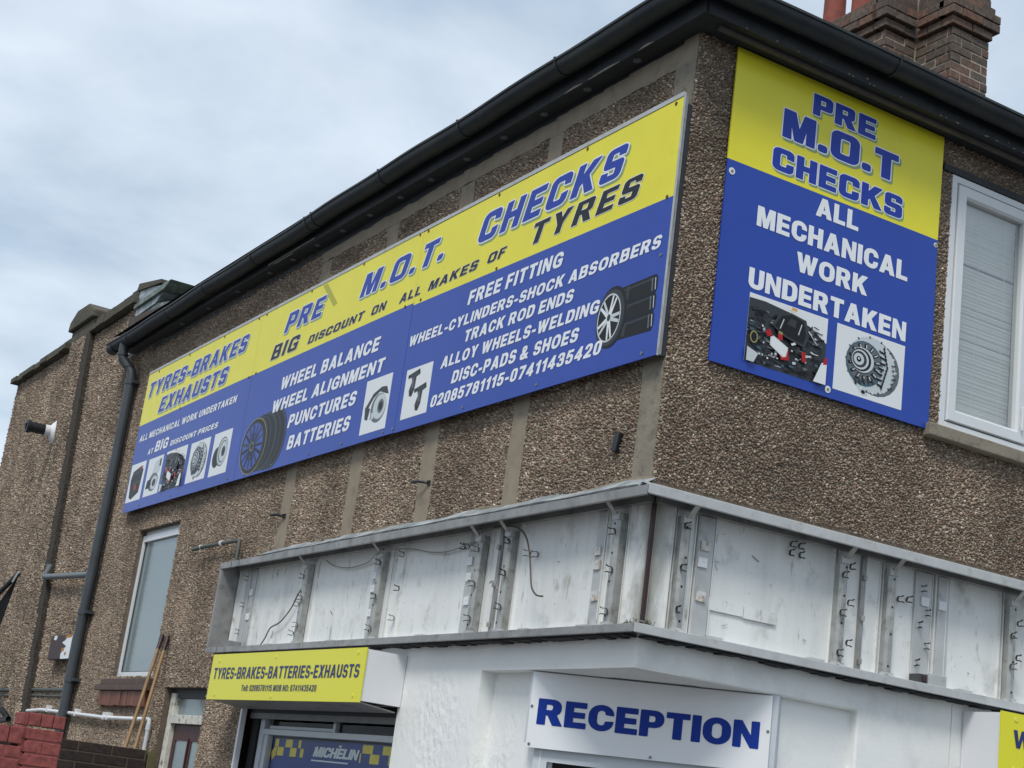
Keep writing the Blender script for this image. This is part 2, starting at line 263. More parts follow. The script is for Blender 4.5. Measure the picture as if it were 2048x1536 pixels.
# ------------------------------------------------------------------ mesh building
class Frame:
    """vertical plane: u runs along it to the viewer's right, v is height, o stands out towards the viewer"""
    def __init__(s, O, U): s.O = Vector(O); s.U = Vector(U).normalized(); s.N = s.U.cross(Vector((0, 0, 1)))
    def p(s, u, v, o=0.0): q = s.O + s.U*u + s.N*o; return (q.x, q.y, q.z + v)
LF = Frame((0, 0, 0), (0, -1, 0)); RF = Frame((0, 0, 0), (1, 0, 0))
CF = Frame((0.02, .985, 0), (0.6664646, -0.7455367, 0))
class MB:
    def __init__(s): s.v = []; s.f = []; s.mi = []
    def poly(s, pts, mi=0):
        n = len(s.v); s.v += [tuple(p) for p in pts]; s.f.append(tuple(range(n, n+len(pts)))); s.mi.append(mi)
    def box(s, F, u0, u1, v0, v1, o0, o1, mi=0):
        P = [F.p(u, v, o) for o in (o0, o1) for u, v in ((u0, v0), (u1, v0), (u1, v1), (u0, v1))]
        n = len(s.v); s.v += P
        for q in ((3, 2, 1, 0), (4, 5, 6, 7), (0, 1, 5, 4), (1, 2, 6, 5), (2, 3, 7, 6), (3, 0, 4, 7)): s.f.append(tuple(n+i for i in q)); s.mi.append(mi)
        return s
    def prism(s, F, pts, o0, o1, mi=0):
        n = len(s.v); k = len(pts); s.v += [F.p(u, v, o0) for u, v in pts] + [F.p(u, v, o1) for u, v in pts]
        s.f.append(tuple(n+i for i in reversed(range(k)))); s.f.append(tuple(n+k+i for i in range(k))); s.mi += [mi, mi]
        for i in range(k): s.f.append((n+i, n+(i+1) % k, n+k+(i+1) % k, n+k+i)); s.mi.append(mi)
        return s
    def flat(s, F, pts, o, mi=0): s.poly([F.p(u, v, o) for u, v in pts], mi)
    def sweep(s, profs, mi=0, caps=True, close=True):
        """profs: list of rings (world points) of equal length"""
        n = len(s.v); k = len(profs[0])
        for pr in profs: s.v += [tuple(p) for p in pr]
        for j in range(len(profs)-1):
            for i in range(k if close else k-1):
                a = n+j*k+i; b = n+j*k+(i+1) % k; s.f.append((a, b, b+k, a+k)); s.mi.append(mi)
        if caps: s.f.append(tuple(n+i for i in reversed(range(k)))); s.f.append(tuple(n+(len(profs)-1)*k+i for i in range(k))); s.mi += [mi, mi]
        return s
    def tube(s, path, r, seg=10, mi=0):
        path = [Vector(p) for p in path]; rings = []; up = None
        for i, p in enumerate(path):
            d = (path[min(i+1, len(path)-1)] - path[max(i-1, 0)]).normalized()
            if up is None: up = Vector((0, 0, 1)) if abs(d.z) < .9 else Vector((1, 0, 0))
            a = d.cross(up).normalized(); b = a.cross(d); up = b
            rr = r[i] if isinstance(r, (list, tuple)) else r
            rings.append([p + rr*(math.cos(t)*a + math.sin(t)*b) for t in [2*math.pi*j/seg for j in range(seg)]])
        return s.sweep(rings, mi)
    def disc(s, F, u, v, r, o0, o1, seg=12, mi=0):
        return s.prism(F, [(u+r*math.cos(2*math.pi*i/seg), v+r*math.sin(2*math.pi*i/seg)) for i in range(seg)], o0, o1, mi)
def link(name, me, mats, parent):
    for m in (mats if isinstance(mats, (list, tuple)) else [mats]): me.materials.append(m)
    o = bpy.data.objects.new(name, me); C.objects.link(o)
    if parent is not None: o.parent = parent
    return o
def root_loc(p):
    q = Vector((0, 0, 0))
    while p is not None: q += p.location; p = p.parent
    return q
def part(name, mb, mats, parent=None, smooth=False, bevel=0, label=None):
    off = root_loc(parent)
    if parent is None:
        vv = np.array(mb.v); lo = vv.min(0); hi = vv.max(0); off = Vector(((lo[0]+hi[0])/2, (lo[1]+hi[1])/2, lo[2]))
    me = bpy.data.meshes.new(name); me.from_pydata([(x-off.x, y-off.y, z-off.z) for x, y, z in mb.v], [], mb.f)
    if len(set(mb.mi)) > 1 or (mb.mi and mb.mi[0]): me.polygons.foreach_set('material_index', mb.mi)
    if smooth: me.polygons.foreach_set('use_smooth', [True]*len(me.polygons))
    me.update(); o = link(name, me, mats, parent)
    if parent is None: o.location = off
    if smooth: md = o.modifiers.new('split', 'EDGE_SPLIT'); md.split_angle = math.radians(40)
    if bevel:
        md = o.modifiers.new('bevel', 'BEVEL'); md.width = bevel; md.segments = 3; md.limit_method = 'ANGLE'; md.harden_normals = False
    if label: o['label'] = label
    return o
def thing(name, label, cat, loc, group=None):
    o = bpy.data.objects.new(name, None); C.objects.link(o); o.location = loc; o.empty_display_size = .2
    o['label'] = label; o['category'] = cat
    if group: o['group'] = group
    return o
def tag(o, label, cat, group=None):
    o['label'] = label; o['category'] = cat
    if group: o['group'] = group
    return o
def struct(name, mb, m): o = part(name, mb, m); o['kind'] = 'structure'; return o
def cut(u0, u1, v0, v1, holes):
    """split a rectangle around rectangular holes"""
    us = sorted({u0, u1, *[min(max(h[i], u0), u1) for h in holes for i in (0, 1)]}); vs_ = sorted({v0, v1, *[min(max(h[i], v0), v1) for h in holes for i in (2, 3)]})
    res = []
    for j in range(len(vs_)-1):
        for i in range(len(us)-1):
            a, b, c, d = us[i], us[i+1], vs_[j], vs_[j+1]; mu, mv = (a+b)/2, (c+d)/2
            if not any(h[0] < mu < h[1] and h[2] < mv < h[3] for h in holes): res.append((a, b, c, d))
    return res

# ------------------------------------------------------------------ ground
g = MB(); g.poly([(-400, -400, -.14), (400, -400, -.14), (400, 400, -.14), (-400, 400, -.14)]); struct('road', g, M['asphalt'])
g = MB(); g.box(RF, -4.2, 12, -.2, 0.0, 0.0, 3.4); g.box(RF, -4.2, -.02, -.2, 0.0, -17, 0.0); struct('pavement', g, M['paving'])
g = MB(); g.box(RF, -4.35, 12, -.2, 0.004, 3.4, 3.55); g.box(RF, -4.35, -4.2, -.2, .004, -17, 3.4); struct('kerb', g, M['kerb'])

# ================================================================== THE BUILDING
B = thing('corner_shop', 'two-storey corner shop with brown pebble-dashed walls, black gutter and white painted ground floor', 'building', (0, 0, 0))
# holes in (u, v) of the left facade (u = -y)
WIN_S = (-8.79, -7.56, 2.385, 3.84); DOOR = (-7.12, -6.06, 0.0, 2.285); SHOP = (-5.2, -2.56, 0.0, 2.17)
TRAY_L = (-5.95, 0.0, 2.60, 3.33)
RWIN = (1.985, 3.4, 4.12, 5.745)
w = MB()
for a, b, c, d in cut(-10.3, 0, 3.33, 6.1, [WIN_S]) + cut(-10.3, -5.2, 0, 3.33, [WIN_S, DOOR, (-5.95, -5.2, 2.60, 3.33)]): w.flat(LF, [(a, c), (b, c), (b, d), (a, d)], 0)
for (u0_, u1_, v0_, v1_), dep in ((WIN_S, .12), (DOOR, .14)):     # reveals
    w.box(LF, u0_-.02, u0_, v0_, v1_, -dep, -.001); w.box(LF, u1_, u1_+.02, v0_, v1_, -dep, -.001); w.box(LF, u0_, u1_, v1_, v1_+.02, -dep, -.001)
part('side_wall', w, M['mortar'], B)
w = MB()
for a, b, c, d in cut(0, 9, 3.33, 6.1, [RWIN]): w.flat(RF, [(a, c), (b, c), (b, d), (a, d)], 0)
for u in (RWIN[0]-.02, RWIN[1]): w.box(RF, u, u+.02, RWIN[2], RWIN[3], -.12, -.001)
w.box(RF, RWIN[0], RWIN[1], RWIN[3], RWIN[3]+.02, -.12, -.001)
part('front_wall', w, M['mortar'], B)
w = MB(); w.box(LF, -10.3, 0, 6.1, 6.12, -9, -.0); w.box(RF, 8.98, 9, 0, 6.1, -10.3, -.0); w.box(RF, .3, 9, -.01, 6.1, -10.3, -10.28); part('back_wall', w, M['mortar'], B)

# --- pebbles, real chips laid over the mortar
def pebbles(F, rects, dens, size, name, omit=()):
    P = []
    for a, b, c, d in rects:
        n = int((b-a)*(d-c)*dens)
        # jittered grid so that the chips stay evenly packed
        s = 1/math.sqrt(dens); nx = max(1, int((b-a)/s)); nz = max(1, int((d-c)/s))
        gx, gz = np.meshgrid((np.arange(nx)+.5)/nx*(b-a)+a, (np.arange(nz)+.5)/nz*(d-c)+c)
        q = np.stack([gx.ravel(), gz.ravel()], 1) + rng.uniform(-.62, .62, (nx*nz, 2))*s
        q[:, 0] = np.clip(q[:, 0], a, b); q[:, 1] = np.clip(q[:, 1], c, d); P.append(q)
    P = np.concatenate(P)
    for a, b, c, d in omit: P = P[~((P[:, 0] > a) & (P[:, 0] < b) & (P[:, 1] > c) & (P[:, 1] < d))]
    n = len(P); ang = rng.uniform(0, 2*math.pi, n)
    L_ = size*rng.uniform(.65, 1.35, n); Wd = L_*rng.uniform(.38, .8, n); H = size*rng.uniform(.35, .95, n)
    base = np.array([(-1, -.7), (.7, -1), (1, .8), (-.6, 1)]); V = np.zeros((n, 8, 3))
    tilt = rng.uniform(-.55, .55, (n, 2))
    for k in range(8):
        bx, by = base[k % 4]; sc_ = 0.5 if k < 4 else 0.5*rng.uniform(.45, .75, n)
        jx = bx*L_*sc_*rng.uniform(.75, 1.25, n)*.9; jy = by*Wd*sc_*rng.uniform(.75, 1.25, n)*.9
        V[:, k, 0] = P[:, 0] + jx*np.cos(ang) - jy*np.sin(ang); V[:, k, 1] = P[:, 1] + jx*np.sin(ang) + jy*np.cos(ang)
        V[:, k, 2] = -.003 if k < 4 else H*.62*(1 + tilt[:, 0]*np.sign(bx) + tilt[:, 1]*np.sign(by)) + .001
    O = np.array(F.O); U = np.array(F.U); Nn = np.array(F.N)
    X = O + V[..., 0:1]*U + V[..., 2:3]*Nn; X[..., 2] += V[..., 1]
    X = X.reshape(-1, 3)
    q = np.array([(4, 5, 6, 7), (0, 1, 5, 4), (1, 2, 6, 5), (2, 3, 7, 6), (3, 0, 4, 7)])
    fc = (np.arange(n)[:, None, None]*8 + q[None]).reshape(-1)
    me = bpy.data.meshes.new(name); me.vertices.add(n*8); me.vertices.foreach_set('co', X.ravel())
    me.loops.add(len(fc)); me.loops.foreach_set('vertex_index', fc.astype(np.int32))
    nf = n*5; me.polygons.add(nf); me.polygons.foreach_set('loop_start', np.arange(nf, dtype=np.int32)*4); me.polygons.foreach_set('loop_total', np.full(nf, 4, dtype=np.int32))
    at = me.attributes.new('tone', 'FLOAT', 'FACE'); at.data.foreach_set('value', np.repeat(rng.random(n), 5).astype(np.float32))
    me.update(calc_edges=True)
    o = link(name, me, M['stone'], B); o['kind'] = 'stuff'; return n
NR = pebbles(RF, cut(3.1, 5.6, 3.36, 5.97, [RWIN]), 2600, .0240, 'pebble_dash')
# smooth render bands on the side wall: (u0, u1)
bands = [(-5.10, -4.90), (-3.87, -3.68), (-2.72, -2.52), (-1.56, -1.38)]
TOPB = 5.80
corner_band = (-.20, -.012)
keep = [WIN_S, DOOR, TRAY_L, (-9.2, -.1, 4.11, 5.48), (-5.12, 0, TOPB-.0, 6.1), (*corner_band, 3.3, 6.1)] + [(a, b, 3.3, 6.1) for a, b in bands]
n = pebbles(LF, cut(-10.3, .0, 3.33, 5.99, keep) + cut(-10.3, -5.2, 1.2, 3.33, keep), 6200, .0178, 'pebble_dash')
n += pebbles(RF, cut(-.005, 3.1, 3.36, 5.97, [(0.33, 1.80, 4.15, 5.9), RWIN]), 6600, .0172, 'pebble_dash')
def wob(u0_, u1_, v0_, v1_, o, amp=.008, step=.11):
    """a strip of render with slightly ragged edges"""
    mb = MB(); k = max(2, int((v1_-v0_)/step)); zs = [v0_+(v1_-v0_)*i/k for i in range(k+1)]
    a = [u0_+random.uniform(-amp, amp) for _ in zs]; b = [u1_+random.uniform(-amp, amp) for _ in zs]
    pts = list(zip(b, zs)) + list(zip(a, zs))[::-1]
    for i in range(k):
        mb.prism(LF, [(a[i], zs[i]), (b[i], zs[i]), (b[i+1], zs[i+1]), (a[i+1], zs[i+1])], -.004, o)
    return mb
for a, b in bands: part('render_band', wob(a, b, 3.36, 5.795, .009), M['render'], B)
part('render_band', wob(corner_band[0], corner_band[1], 3.36, 5.795, .012, .004), M['render_grey'], B)
mb = MB(); k = 40
for i in range(k):
    a = -5.12 + 5.11*i/k; b = -5.12+5.11*(i+1)/k
    e0 = TOPB-.002+random.uniform(-.008, .008)
    mb.prism(LF, [(a, e0), (b, e0), (b, 5.985), (a, 5.985)], -.004, .0105)
part('render_band', mb, M['render'], B)
mb = MB(); us = [-5.2+5.2*i/30 for i in range(31)]
lo = [3.335]*31; hi = [3.352+.03*(.5+.5*math.sin(i*.7))*random.uniform(.4, 1) + (.012 if i > 10 else 0) for i in range(31)]
for i in range(30): mb.prism(LF, [(us[i], lo[i]), (us[i+1], lo[i+1]), (us[i+1], hi[i+1]), (us[i], hi[i])], -.004, .013)
part('render_fillet', mb, M['render'], B)

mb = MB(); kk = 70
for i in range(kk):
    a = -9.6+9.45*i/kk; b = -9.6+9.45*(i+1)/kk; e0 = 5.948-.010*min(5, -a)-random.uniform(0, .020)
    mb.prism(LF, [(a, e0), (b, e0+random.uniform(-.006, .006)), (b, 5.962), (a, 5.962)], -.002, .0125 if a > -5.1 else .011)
part('grime_shade_line', mb, M['black_board'], B)
# --- rear wing beyond the downpipe
w = MB(); w.box(LF, -16.0, -10.3, 0, 6.58, -4.5, 0.0); part('rear_wall', w, M['mortar'], B)
n += pebbles(LF, [(-16.0, -10.3, 1.6, 6.57)], 2300, .0245, 'pebble_dash')
REAR = Frame((0, 10.3, 0), (1, 0, 0))
def leaning(F, a0, a1, b0, b1, z0, z1, o0, o1, mb): mb.prism(F, [(a0, z0), (a1, z0), (b1, z1), (b0, z1)], o0, o1)
mb = MB(); leaning(LF, -12.35, -11.55, -13.1, -12.17, 1.6, 6.62, -.01, .07, mb); M['damp'] = mat('damp stained pebble', (0.055, 0.045, 0.035), .95, .7, 45, dirt=(.02, .018, .014), dscale=9, bump=1, bscale=55, bdist=.02)
part('pilaster', mb, M['damp'], B)
# chips on the pilaster, following its lean
PF = Frame((-.07, 0, 0), (0, -1, 0)); PS = Frame((0, 12.02, 0), (1, 0, 0))
cells = []
for i in range(10):
    z0 = 1.6+.5*i; t = i/10; cells.append((-12.35-.75*t, -11.75-.7*t, z0, z0+.5))
n += pebbles(PF, cells, 2300, .0245, 'pebble_dash')
mb = MB()
def cope(mb, y0, y1, z, h=.13, ov=.07, dep=.3, steps=9):
    for i in range(steps):
        a = y0+(y1-y0)*i/steps; b = y0+(y1-y0)*(i+1)/steps - .006; j = random.uniform(-.008, .008)
        mb.prism(LF, [(-b, z+j), (-a, z+j), (-a, z+h+j), (-b, z+h+j)], -dep, ov+j)
c1 = MB(); cope(c1, 13.2, 16.08, 6.585, h=.07, ov=.10); part('coping', c1, M['coping'], B)
c1 = MB(); cope(c1, 13.2, 16.0, 6.655, h=.085, ov=.03, steps=7); part('coping', c1, M['coping'], B)
c1 = MB(); cope(c1, 10.42, 12.2, 6.60, h=.06, ov=.09, steps=6); part('coping', c1, M['coping'], B)
c1 = MB(); cope(c1, 10.40, 12.2, 6.66, h=.14, ov=.03, steps=5); part('coping', c1, M['coping'], B)
c1 = MB(); c1.box(LF, -13.2, -12.2, 6.58, 6.80, -.5, .05); part('coping_block', c1, M['coping'], B, bevel=.01)
c1 = MB(); c1.prism(LF, [(-13.26, 6.805), (-12.16, 6.805), (-12.16, 6.90), (-12.45, 7.03), (-12.95, 7.04), (-13.22, 6.93)], -.55, .10); part('coping_block', c1, M['coping'], B, bevel=.02)
# gutter-end upstand with lead
c1 = MB(); c1.prism(LF, [(-10.44, 5.95), (-9.2, 5.95), (-8.2, 6.20), (-9.5, 6.42), (-10.44, 6.56)], -.35, .02); part('verge_upstand', c1, M['lead_green'], B)
c1 = MB(); c1.prism(LF, [(-10.46, 6.44), (-9.75, 6.46), (-9.35, 6.60), (-9.75, 6.66), (-10.44, 6.79)], -.36, .035); part('lead_flashing', c1, M['lead'], B)
c1 = MB(); c1.prism(LF, [(-10.50, 6.76), (-9.6, 6.66), (-9.6, 6.70), (-10.45, 6.84)], -.4, .06); part('coping', c1, M['coping'], B)
c1 = MB(); c1.prism(LF, [(-10.46, 6.53), (-9.4, 6.54), (-9.2, 6.60), (-9.4, 6.61), (-10.44, 6.575)], -.36, .07); part('lead_flashing', c1, M['lead_green'], B)

# --- eaves: soffit, boards, gutter
SOZ = 5.955
e = MB()
def soff(mb, z0, z1, oL, oR, inn=0.0):
    mb.poly([(-oL, -oR, z0), (-oL, 10.2, z0), (-inn, 10.2, z0), (-inn, -inn, z0), ][::1]); mb.poly([(-oL, -oR, z0), (-inn, -inn, z0), (9, -inn, z0), (9, -oR, z0)])
soff(e, SOZ, SOZ, .125, .20, -.2); part('soffit', e, M['black_board'], B)
e = MB(); e.box(LF, -10.2, .20, SOZ-.006, SOZ+.20, .117, .137); part('fascia_board', e, M['black_board'], B)
e = MB(); e.box(RF, -.117, 9, SOZ-.006, SOZ+.21, .192, .212); part('fascia_board', e, M['black_board'], B)
e = MB(); e.box(RF, .02, 9, SOZ-.024, SOZ-.002, .115, .145); part('soffit_batten', e, M['brown_batten'], B)
# gutter: half-round with bead, swept along each side, mitred at the corner
def prof(r, bead=.010):
    pts = [(-r, .0)] + [(r*math.cos(a), r*math.sin(a)) for a in [math.pi+math.pi*i/12 for i in range(13)]] + [(r+bead, .0), (r+bead, bead*1.6), (r-.004, bead*1.6), (r-.006, 0)]
    return pts + [((r-.006)*math.cos(a), (r-.006)*math.sin(a)) for a in [2*math.pi-math.pi*i/12 for i in range(1, 12)]]
GR = .071; CO = .137+GR+.006; CR = .212+GR+.006
def sag(y): return .005*math.sin(y*1.9)+.005*math.sin(y*4.3+1) - max(0, y-3)*.0085
GZ = 6.088
gl = MB(); rings = []
for i in range(61):
    y = -(CR) + (10.45+CR)*i/60
    ring = []
    for (o, z) in prof(GR):
        yy = -(CR+o) if i == 0 else y
        ring.append((-(CO+o), yy, GZ+z+(sag(max(y, 0)) if i else 0)))
    rings.append(ring)
gl.sweep(rings); GUT = part('gutter', gl, M['black_gutter'], B, smooth=True)
gr_ = MB(); rings = []
for i in range(31):
    x = -(CO) + (9+CO)*i/30
    rings.append([((-(CO+o)) if i == 0 else x, -(CR+o), GZ+.0+z+(.006*math.sin(x*2.1) if i else 0)) for (o, z) in prof(GR)])
gr_.sweep(rings); GUTR = part('gutter', gr_, M['black_gutter'], B, smooth=True)
def gutter_joint(F, u, co, z, parent, wdt=.018):
    mb = MB(); ring0 = []; 
    for du in (-wdt/2, wdt/2):
        ring0.append([F.p(u+du, z+b, co+a) for a, b in [((GR+.006)*math.cos(t), (GR+.006)*math.sin(t)) for t in [math.pi+math.pi*i/14 for i in range(15)]] + [(GR+.013, .024), (GR+.002, .026), (GR-.004, 0)] + [((GR-.004)*math.cos(t), (GR-.004)*math.sin(t)) for t in [2*math.pi-math.pi*i/14 for i in range(1, 14)]]])
    mb.sweep(ring0); part('gutter_clip', mb, M['black_gutter'], parent, smooth=True)
for y in (1.13, 2.37, 3.60, 4.84, 4.97, 6.17, 7.42, 8.50, 9.75): gutter_joint(LF, -y, CO, GZ+sag(y), GUT)
for x in (1.17, 3.0): gutter_joint(RF, x, CR, GZ, GUTR)
mb = MB(); mb.tube([LF.p(-10.3, GZ-.01+sag(10), CO), LF.p(-10.44, GZ-.02+sag(10), CO)], GR+.003, 16); part('gutter_end', mb, M['black_gutter'], B, smooth=True)
mb = MB(); mb.box(LF, -10.3, .2, SOZ+.205, SOZ+.225, -.3, .30); mb.box(RF, -.30, 9, SOZ+.2, SOZ+.222, -.3, .30)
part('tile_batten', mb, M['slate'], B) if False else None
for y in (.53, 1.06, 1.56, 2.07, 2.58, 3.11, 3.60, 4.13, 4.63, 5.13, 5.65, 6.17, 6.95, 7.72, 8.5):
    mb = MB(); cx = -.07
    ring = lambda z, r: [(cx+r*math.cos(t)*.8, y+r*math.sin(t), z) for t in [2*math.pi*i/12 for i in range(12)]]
    mb.sweep([ring(SOZ+.004, .032), ring(SOZ-.008, .030), ring(SOZ-.010, .018)]); part('soffit_vent', mb, M['vent_grey'], B)
# curls of peeling paint along the board edges
mb = MB()
for k in range(20):
    x = random.choice([random.uniform(.5, 1.1), random.uniform(-.1, 3), random.uniform(1.3, 2.6)]); z = SOZ+random.choice([-.005, -.003, .0, .018]); l_ = random.uniform(.005, .024); h_ = random.uniform(.002, .006)
    mb.box(RF, x, x+l_, z, z+h_, .213, .217+random.uniform(0, .006))
for y0_, y1_ in ((.28, .42), (.62, .95), (1.02, 1.22)):
    m_ = 7
    for i in range(m_):
        a = y0_+(y1_-y0_)*i/m_; t = math.sin(math.pi*(i+.5)/m_)
        mb.box(LF, -(a+(y1_-y0_)/m_), -a, SOZ-.007, SOZ-.004+.011*t, .1375, .1395)
mb.box(LF, -6.05, -5.05, SOZ+.015, SOZ+.026, .1375, .142); mb.box(LF, -5.9, -5.5, SOZ-.006, SOZ+.0, .1375, .142)
o_ = part('peeling_paint', mb, M['flake'], B); o_['kind'] = 'stuff'
# roof: hipped, low pitch, courses of tile joined (only the far edge could be seen)
rf = MB(); p_ = math.tan(math.radians(27)); ov = .26
def rp_(x, y, z): return (x, y, z)
z0 = SOZ+.17; H = 3.1; hx = H/p_
rf.poly([(-ov, -ov, z0), (9, -ov, z0), (9, hx, z0+H+ov*p_), (hx, hx, z0+H+ov*p_)])
rf.poly([(-ov, -ov, z0), (hx, hx, z0+H+ov*p_), (hx, 10.4, z0+H+ov*p_), (-ov, 10.4, z0)])
part('roof', rf, M['slate'], B)
rf = MB(); rf.prism(LF, [(-10.2, 6.10), (-7.6, 6.02), (-6.4, 6.04), (-6.6, 6.125), (-8.6, 6.20), (-10.2, 6.34)], -.02, .16); part('verge_tiles', rf, M['slate'], B)

# --- chimney, brick by brick
CH = part('chimney', MB().box(RF, 3.521, 3.912, 5.9, 8.0, -1.99, -1.612).box(RF, 3.180, 3.89, 5.9, 8.0, -3.05, -2.006), M['chim_mortar'], B)
bm_cache = {}
def brick(F, u0_, u1_, v0_, v1_, o0, o1, m, parent, name='brick'):
    off = root_loc(parent); du, dv_, do = round(u1_-u0_, 3), round(v1_-v0_, 3), round(o1-o0, 3)
    key = (du, dv_, do, id(F), m)
    if key not in bm_cache:
        mb = MB(); c = .004; 
        G = Frame((0, 0, 0), F.U)
        def ring(o, s_): return [G.p(s_, s_, o), G.p(du-s_, s_, o), G.p(du-s_, dv_-s_, o), G.p(s_, dv_-s_, o)]
        mb.sweep([ring(0, 0), ring(do-c, 0), ring(do, c)])
        me = bpy.data.meshes.new(name); me.from_pydata(mb.v, [], mb.f); me.materials.append(m); bm_cache[key] = me
    o = bpy.data.objects.new(name, bm_cache[key]); C.objects.link(o); o.parent = parent
    o.location = Vector(F.p(u0_, v0_, o0)) - off
    return o
def course(F, u0_, u1_, z, h, o0, o1, m, parent, L_=.225, phase=0, jit=.004, gap=.010):
    u = u0_ - phase; 
    while u < u1_-.02:
        a = max(u, u0_); b = min(u+L_-gap, u1_)
        if b-a > .03: brick(F, round(a, 3), round(b, 3), z, z+h, o0, round(o1+random.choice([-1, 0, 0, 1])*jit, 4), m, parent)
        u += L_
# chimney frames: A block corner (3.515,1.606); B block corner (3.174, 2.0)
FA_s = Frame((3.515, 0, 0), (0, -1, 0)); FA_f = Frame((0, 1.606, 0), (1, 0, 0))
FB_s = Frame((3.174, 0, 0), (0, -1, 0)); FB_f = Frame((0, 2.0, 0), (1, 0, 0))
ch_z = 7.45
for k in range(14):
    z = round(8.02 - .075*(k+1), 3); ph = .112 if k % 2 else 0.0
    if z > 6.85:
        course(FA_f, 3.515, 3.92, z, .064, -.03, 0.0, M['chim_brick'], CH, phase=ph)
        course(FA_s, -2.0, -1.617, z, .064, -.03, 0.0, M['chim_brick'], CH, phase=.0 if k % 2 else .112)
        course(FB_f, 3.174, 3.50, z, .064, -.03, 0.0, M['chim_brick'], CH, phase=ph)
        course(FB_s, -3.05, -2.011, z, .064, -.03, 0.0, M['chim_brick'], CH, phase=.0 if k % 2 else .112)
for k, e_ in ((0, .03), (1, .06), (2, .06), (3, .03)):       # oversailing courses
    z = round(8.025+.075*k, 3); ph = .112 if k % 2 else 0.0
    course(FA_f, 3.515-e_, 3.92+e_, z, .066, -.1, e_, M['chim_brick'], CH, phase=ph, gap=.008)
    course(FA_s, -2.0+e_, -1.606+e_-.11, z, .066, -.1, e_, M['chim_brick'], CH, phase=.112-ph, gap=.008)
    course(FB_f, 3.174-e_, 3.515-e_, z, .066, -.1, e_, M['chim_brick'], CH, phase=ph, gap=.008)
    course(FB_s, -3.10-e_, -2.0+e_-.11, z, .066, -.1, e_, M['chim_brick'], CH, phase=.112-ph, gap=.008)
for k in range(4, 9):
    z = round(8.025+.075*k, 3); ph = .112 if k % 2 else 0.0
    course(FA_f, 3.515, 3.92, z, .064, -.1, 0.0, M['chim_brick'], CH, phase=ph)
    course(FA_s, -2.0, -1.617, z, .064, -.1, 0.0, M['chim_brick'], CH, phase=.112-ph)
    course(FB_f, 3.174, 3.50, z, .064, -.03, 0.0, M['chim_brick'], CH, phase=ph)
CHI = MB(); CHI.box(RF, 3.535, 3.88, 8.0, 8.68, -2.3, -1.66); CHI.box(RF, 3.25, 3.86, 8.0, 8.33, -3.1, -2.06); CHI.box(RF, 3.56, 3.9, 8.0, 8.69, -2.0, -1.65); part('chimney_core', CHI, M['chim_mortar'], CH)
for (x, y, z, r_, h_) in ((3.42, 2.93, 8.32, .098, .8), (3.50, 2.67, 8.33, .094, .8)):
    mb = MB(); mb.sweep([[(x+rr*math.cos(t), y+rr*math.sin(t), z+hh) for t in [2*math.pi*i/20 for i in range(20)]] for rr, hh in ((r_*1.15, 0), (r_*1.1, .05), (r_, .1), (r_*.92, h_), (r_*1.12, h_+.01), (r_*1.12, h_+.07))])
    part('chimney_pot', mb, M['pot'], CH, smooth=True)

# --- upstairs front window
W1 = part('window', MB().box(RF, 1.985, 2.03, 4.12, 5.745, -.06, .012).box(RF, 3.36, 3.4, 4.12, 5.745, -.06, .012).box(RF, 2.03, 3.36, 5.70, 5.745, -.06, .012).box(RF, 2.03, 3.36, 4.12, 4.165, -.06, .012), M['upvc'], B, bevel=.004)
def sash(F, a, b, c, d, t, o0, o1, m, parent, name='sash'):
    """mitred sash ring with a sloped inner bead"""
    mb = MB()
    def rg(x, o): return [F.p(a+x, c+x, o), F.p(b-x, c+x, o), F.p(b-x, d-x, o), F.p(a+x, d-x, o)]
    R = [rg(0, o0), rg(0, o1-.006), rg(.006, o1), rg(t-.014, o1), rg(t, o1-.014), rg(t, o0)]
    mb.sweep(R+[R[0]], caps=False); return part(name, mb, m, parent)
sash(RF, 2.038, 2.705, 4.173, 5.692, .078, -.05, .022, M['upvc'], W1)
sash(RF, 2.72, 3.35, 4.173, 5.692, .07, -.05, .014, M['upvc'], W1)
part('glass_pane', MB().box(RF, 2.11, 2.63, 4.25, 5.62, -.025, -.019), M['hazy'], W1)
part('glass_pane', MB().box(RF, 2.79, 3.28, 4.24, 5.63, -.025, -.019), M['hazy'], W1)
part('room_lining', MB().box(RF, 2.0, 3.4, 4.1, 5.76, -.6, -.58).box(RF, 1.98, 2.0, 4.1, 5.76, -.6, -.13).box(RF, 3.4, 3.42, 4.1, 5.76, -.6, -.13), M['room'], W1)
sl = bpy.data.meshes.new('blind_slat'); mb = MB()
mb.sweep([[RF.p(u, z, o) for o, z in ((.002, -.0145), (.005, -.006), (.0055, .001), (.002, .0135), (.0008, .0135), (.004, .001), (.0038, -.006), (.001, -.0145))] for u in (2.085, 2.652)])
sl.from_pydata(mb.v, [], mb.f); sl.materials.append(M['blind'])
for i in range(60):
    o = bpy.data.objects.new('blind_slat', sl); C.objects.link(o); o.parent = W1
    z = 4.235+.0238*i; o.location = (0, .085+random.uniform(-.002, .002), z)
    o.rotation_euler = (random.uniform(-.03, .03), random.uniform(-.002, .002) + (.010 if i in (41, 42) else 0), 0)
for u in (2.17, 2.32, 2.55):
    mb = MB(); mb.tube([RF.p(u, 5.65, -.066), RF.p(u+.004, 5.0, -.064), RF.p(u, 4.24, -.066)], .0018, 5); part('blind_cord', mb, M['white_plastic'], W1)
part('blind_rail', MB().box(RF, 2.085, 2.652, 4.205, 4.228, -.095, -.07), M['blind'], W1)
part('window_handle', MB().box(RF, 2.66, 2.68, 4.27, 4.31, .022, .032).box(RF, 2.655, 2.669, 4.25, 4.40, .032, .042), M['white_plastic'], W1, bevel=.003)
part('window_sill', MB().prism(RF, [(1.86, 4.035), (3.5, 4.035), (3.5, 4.112), (1.86, 4.112)], .0, .075), M['render_grey'], B, bevel=.008)
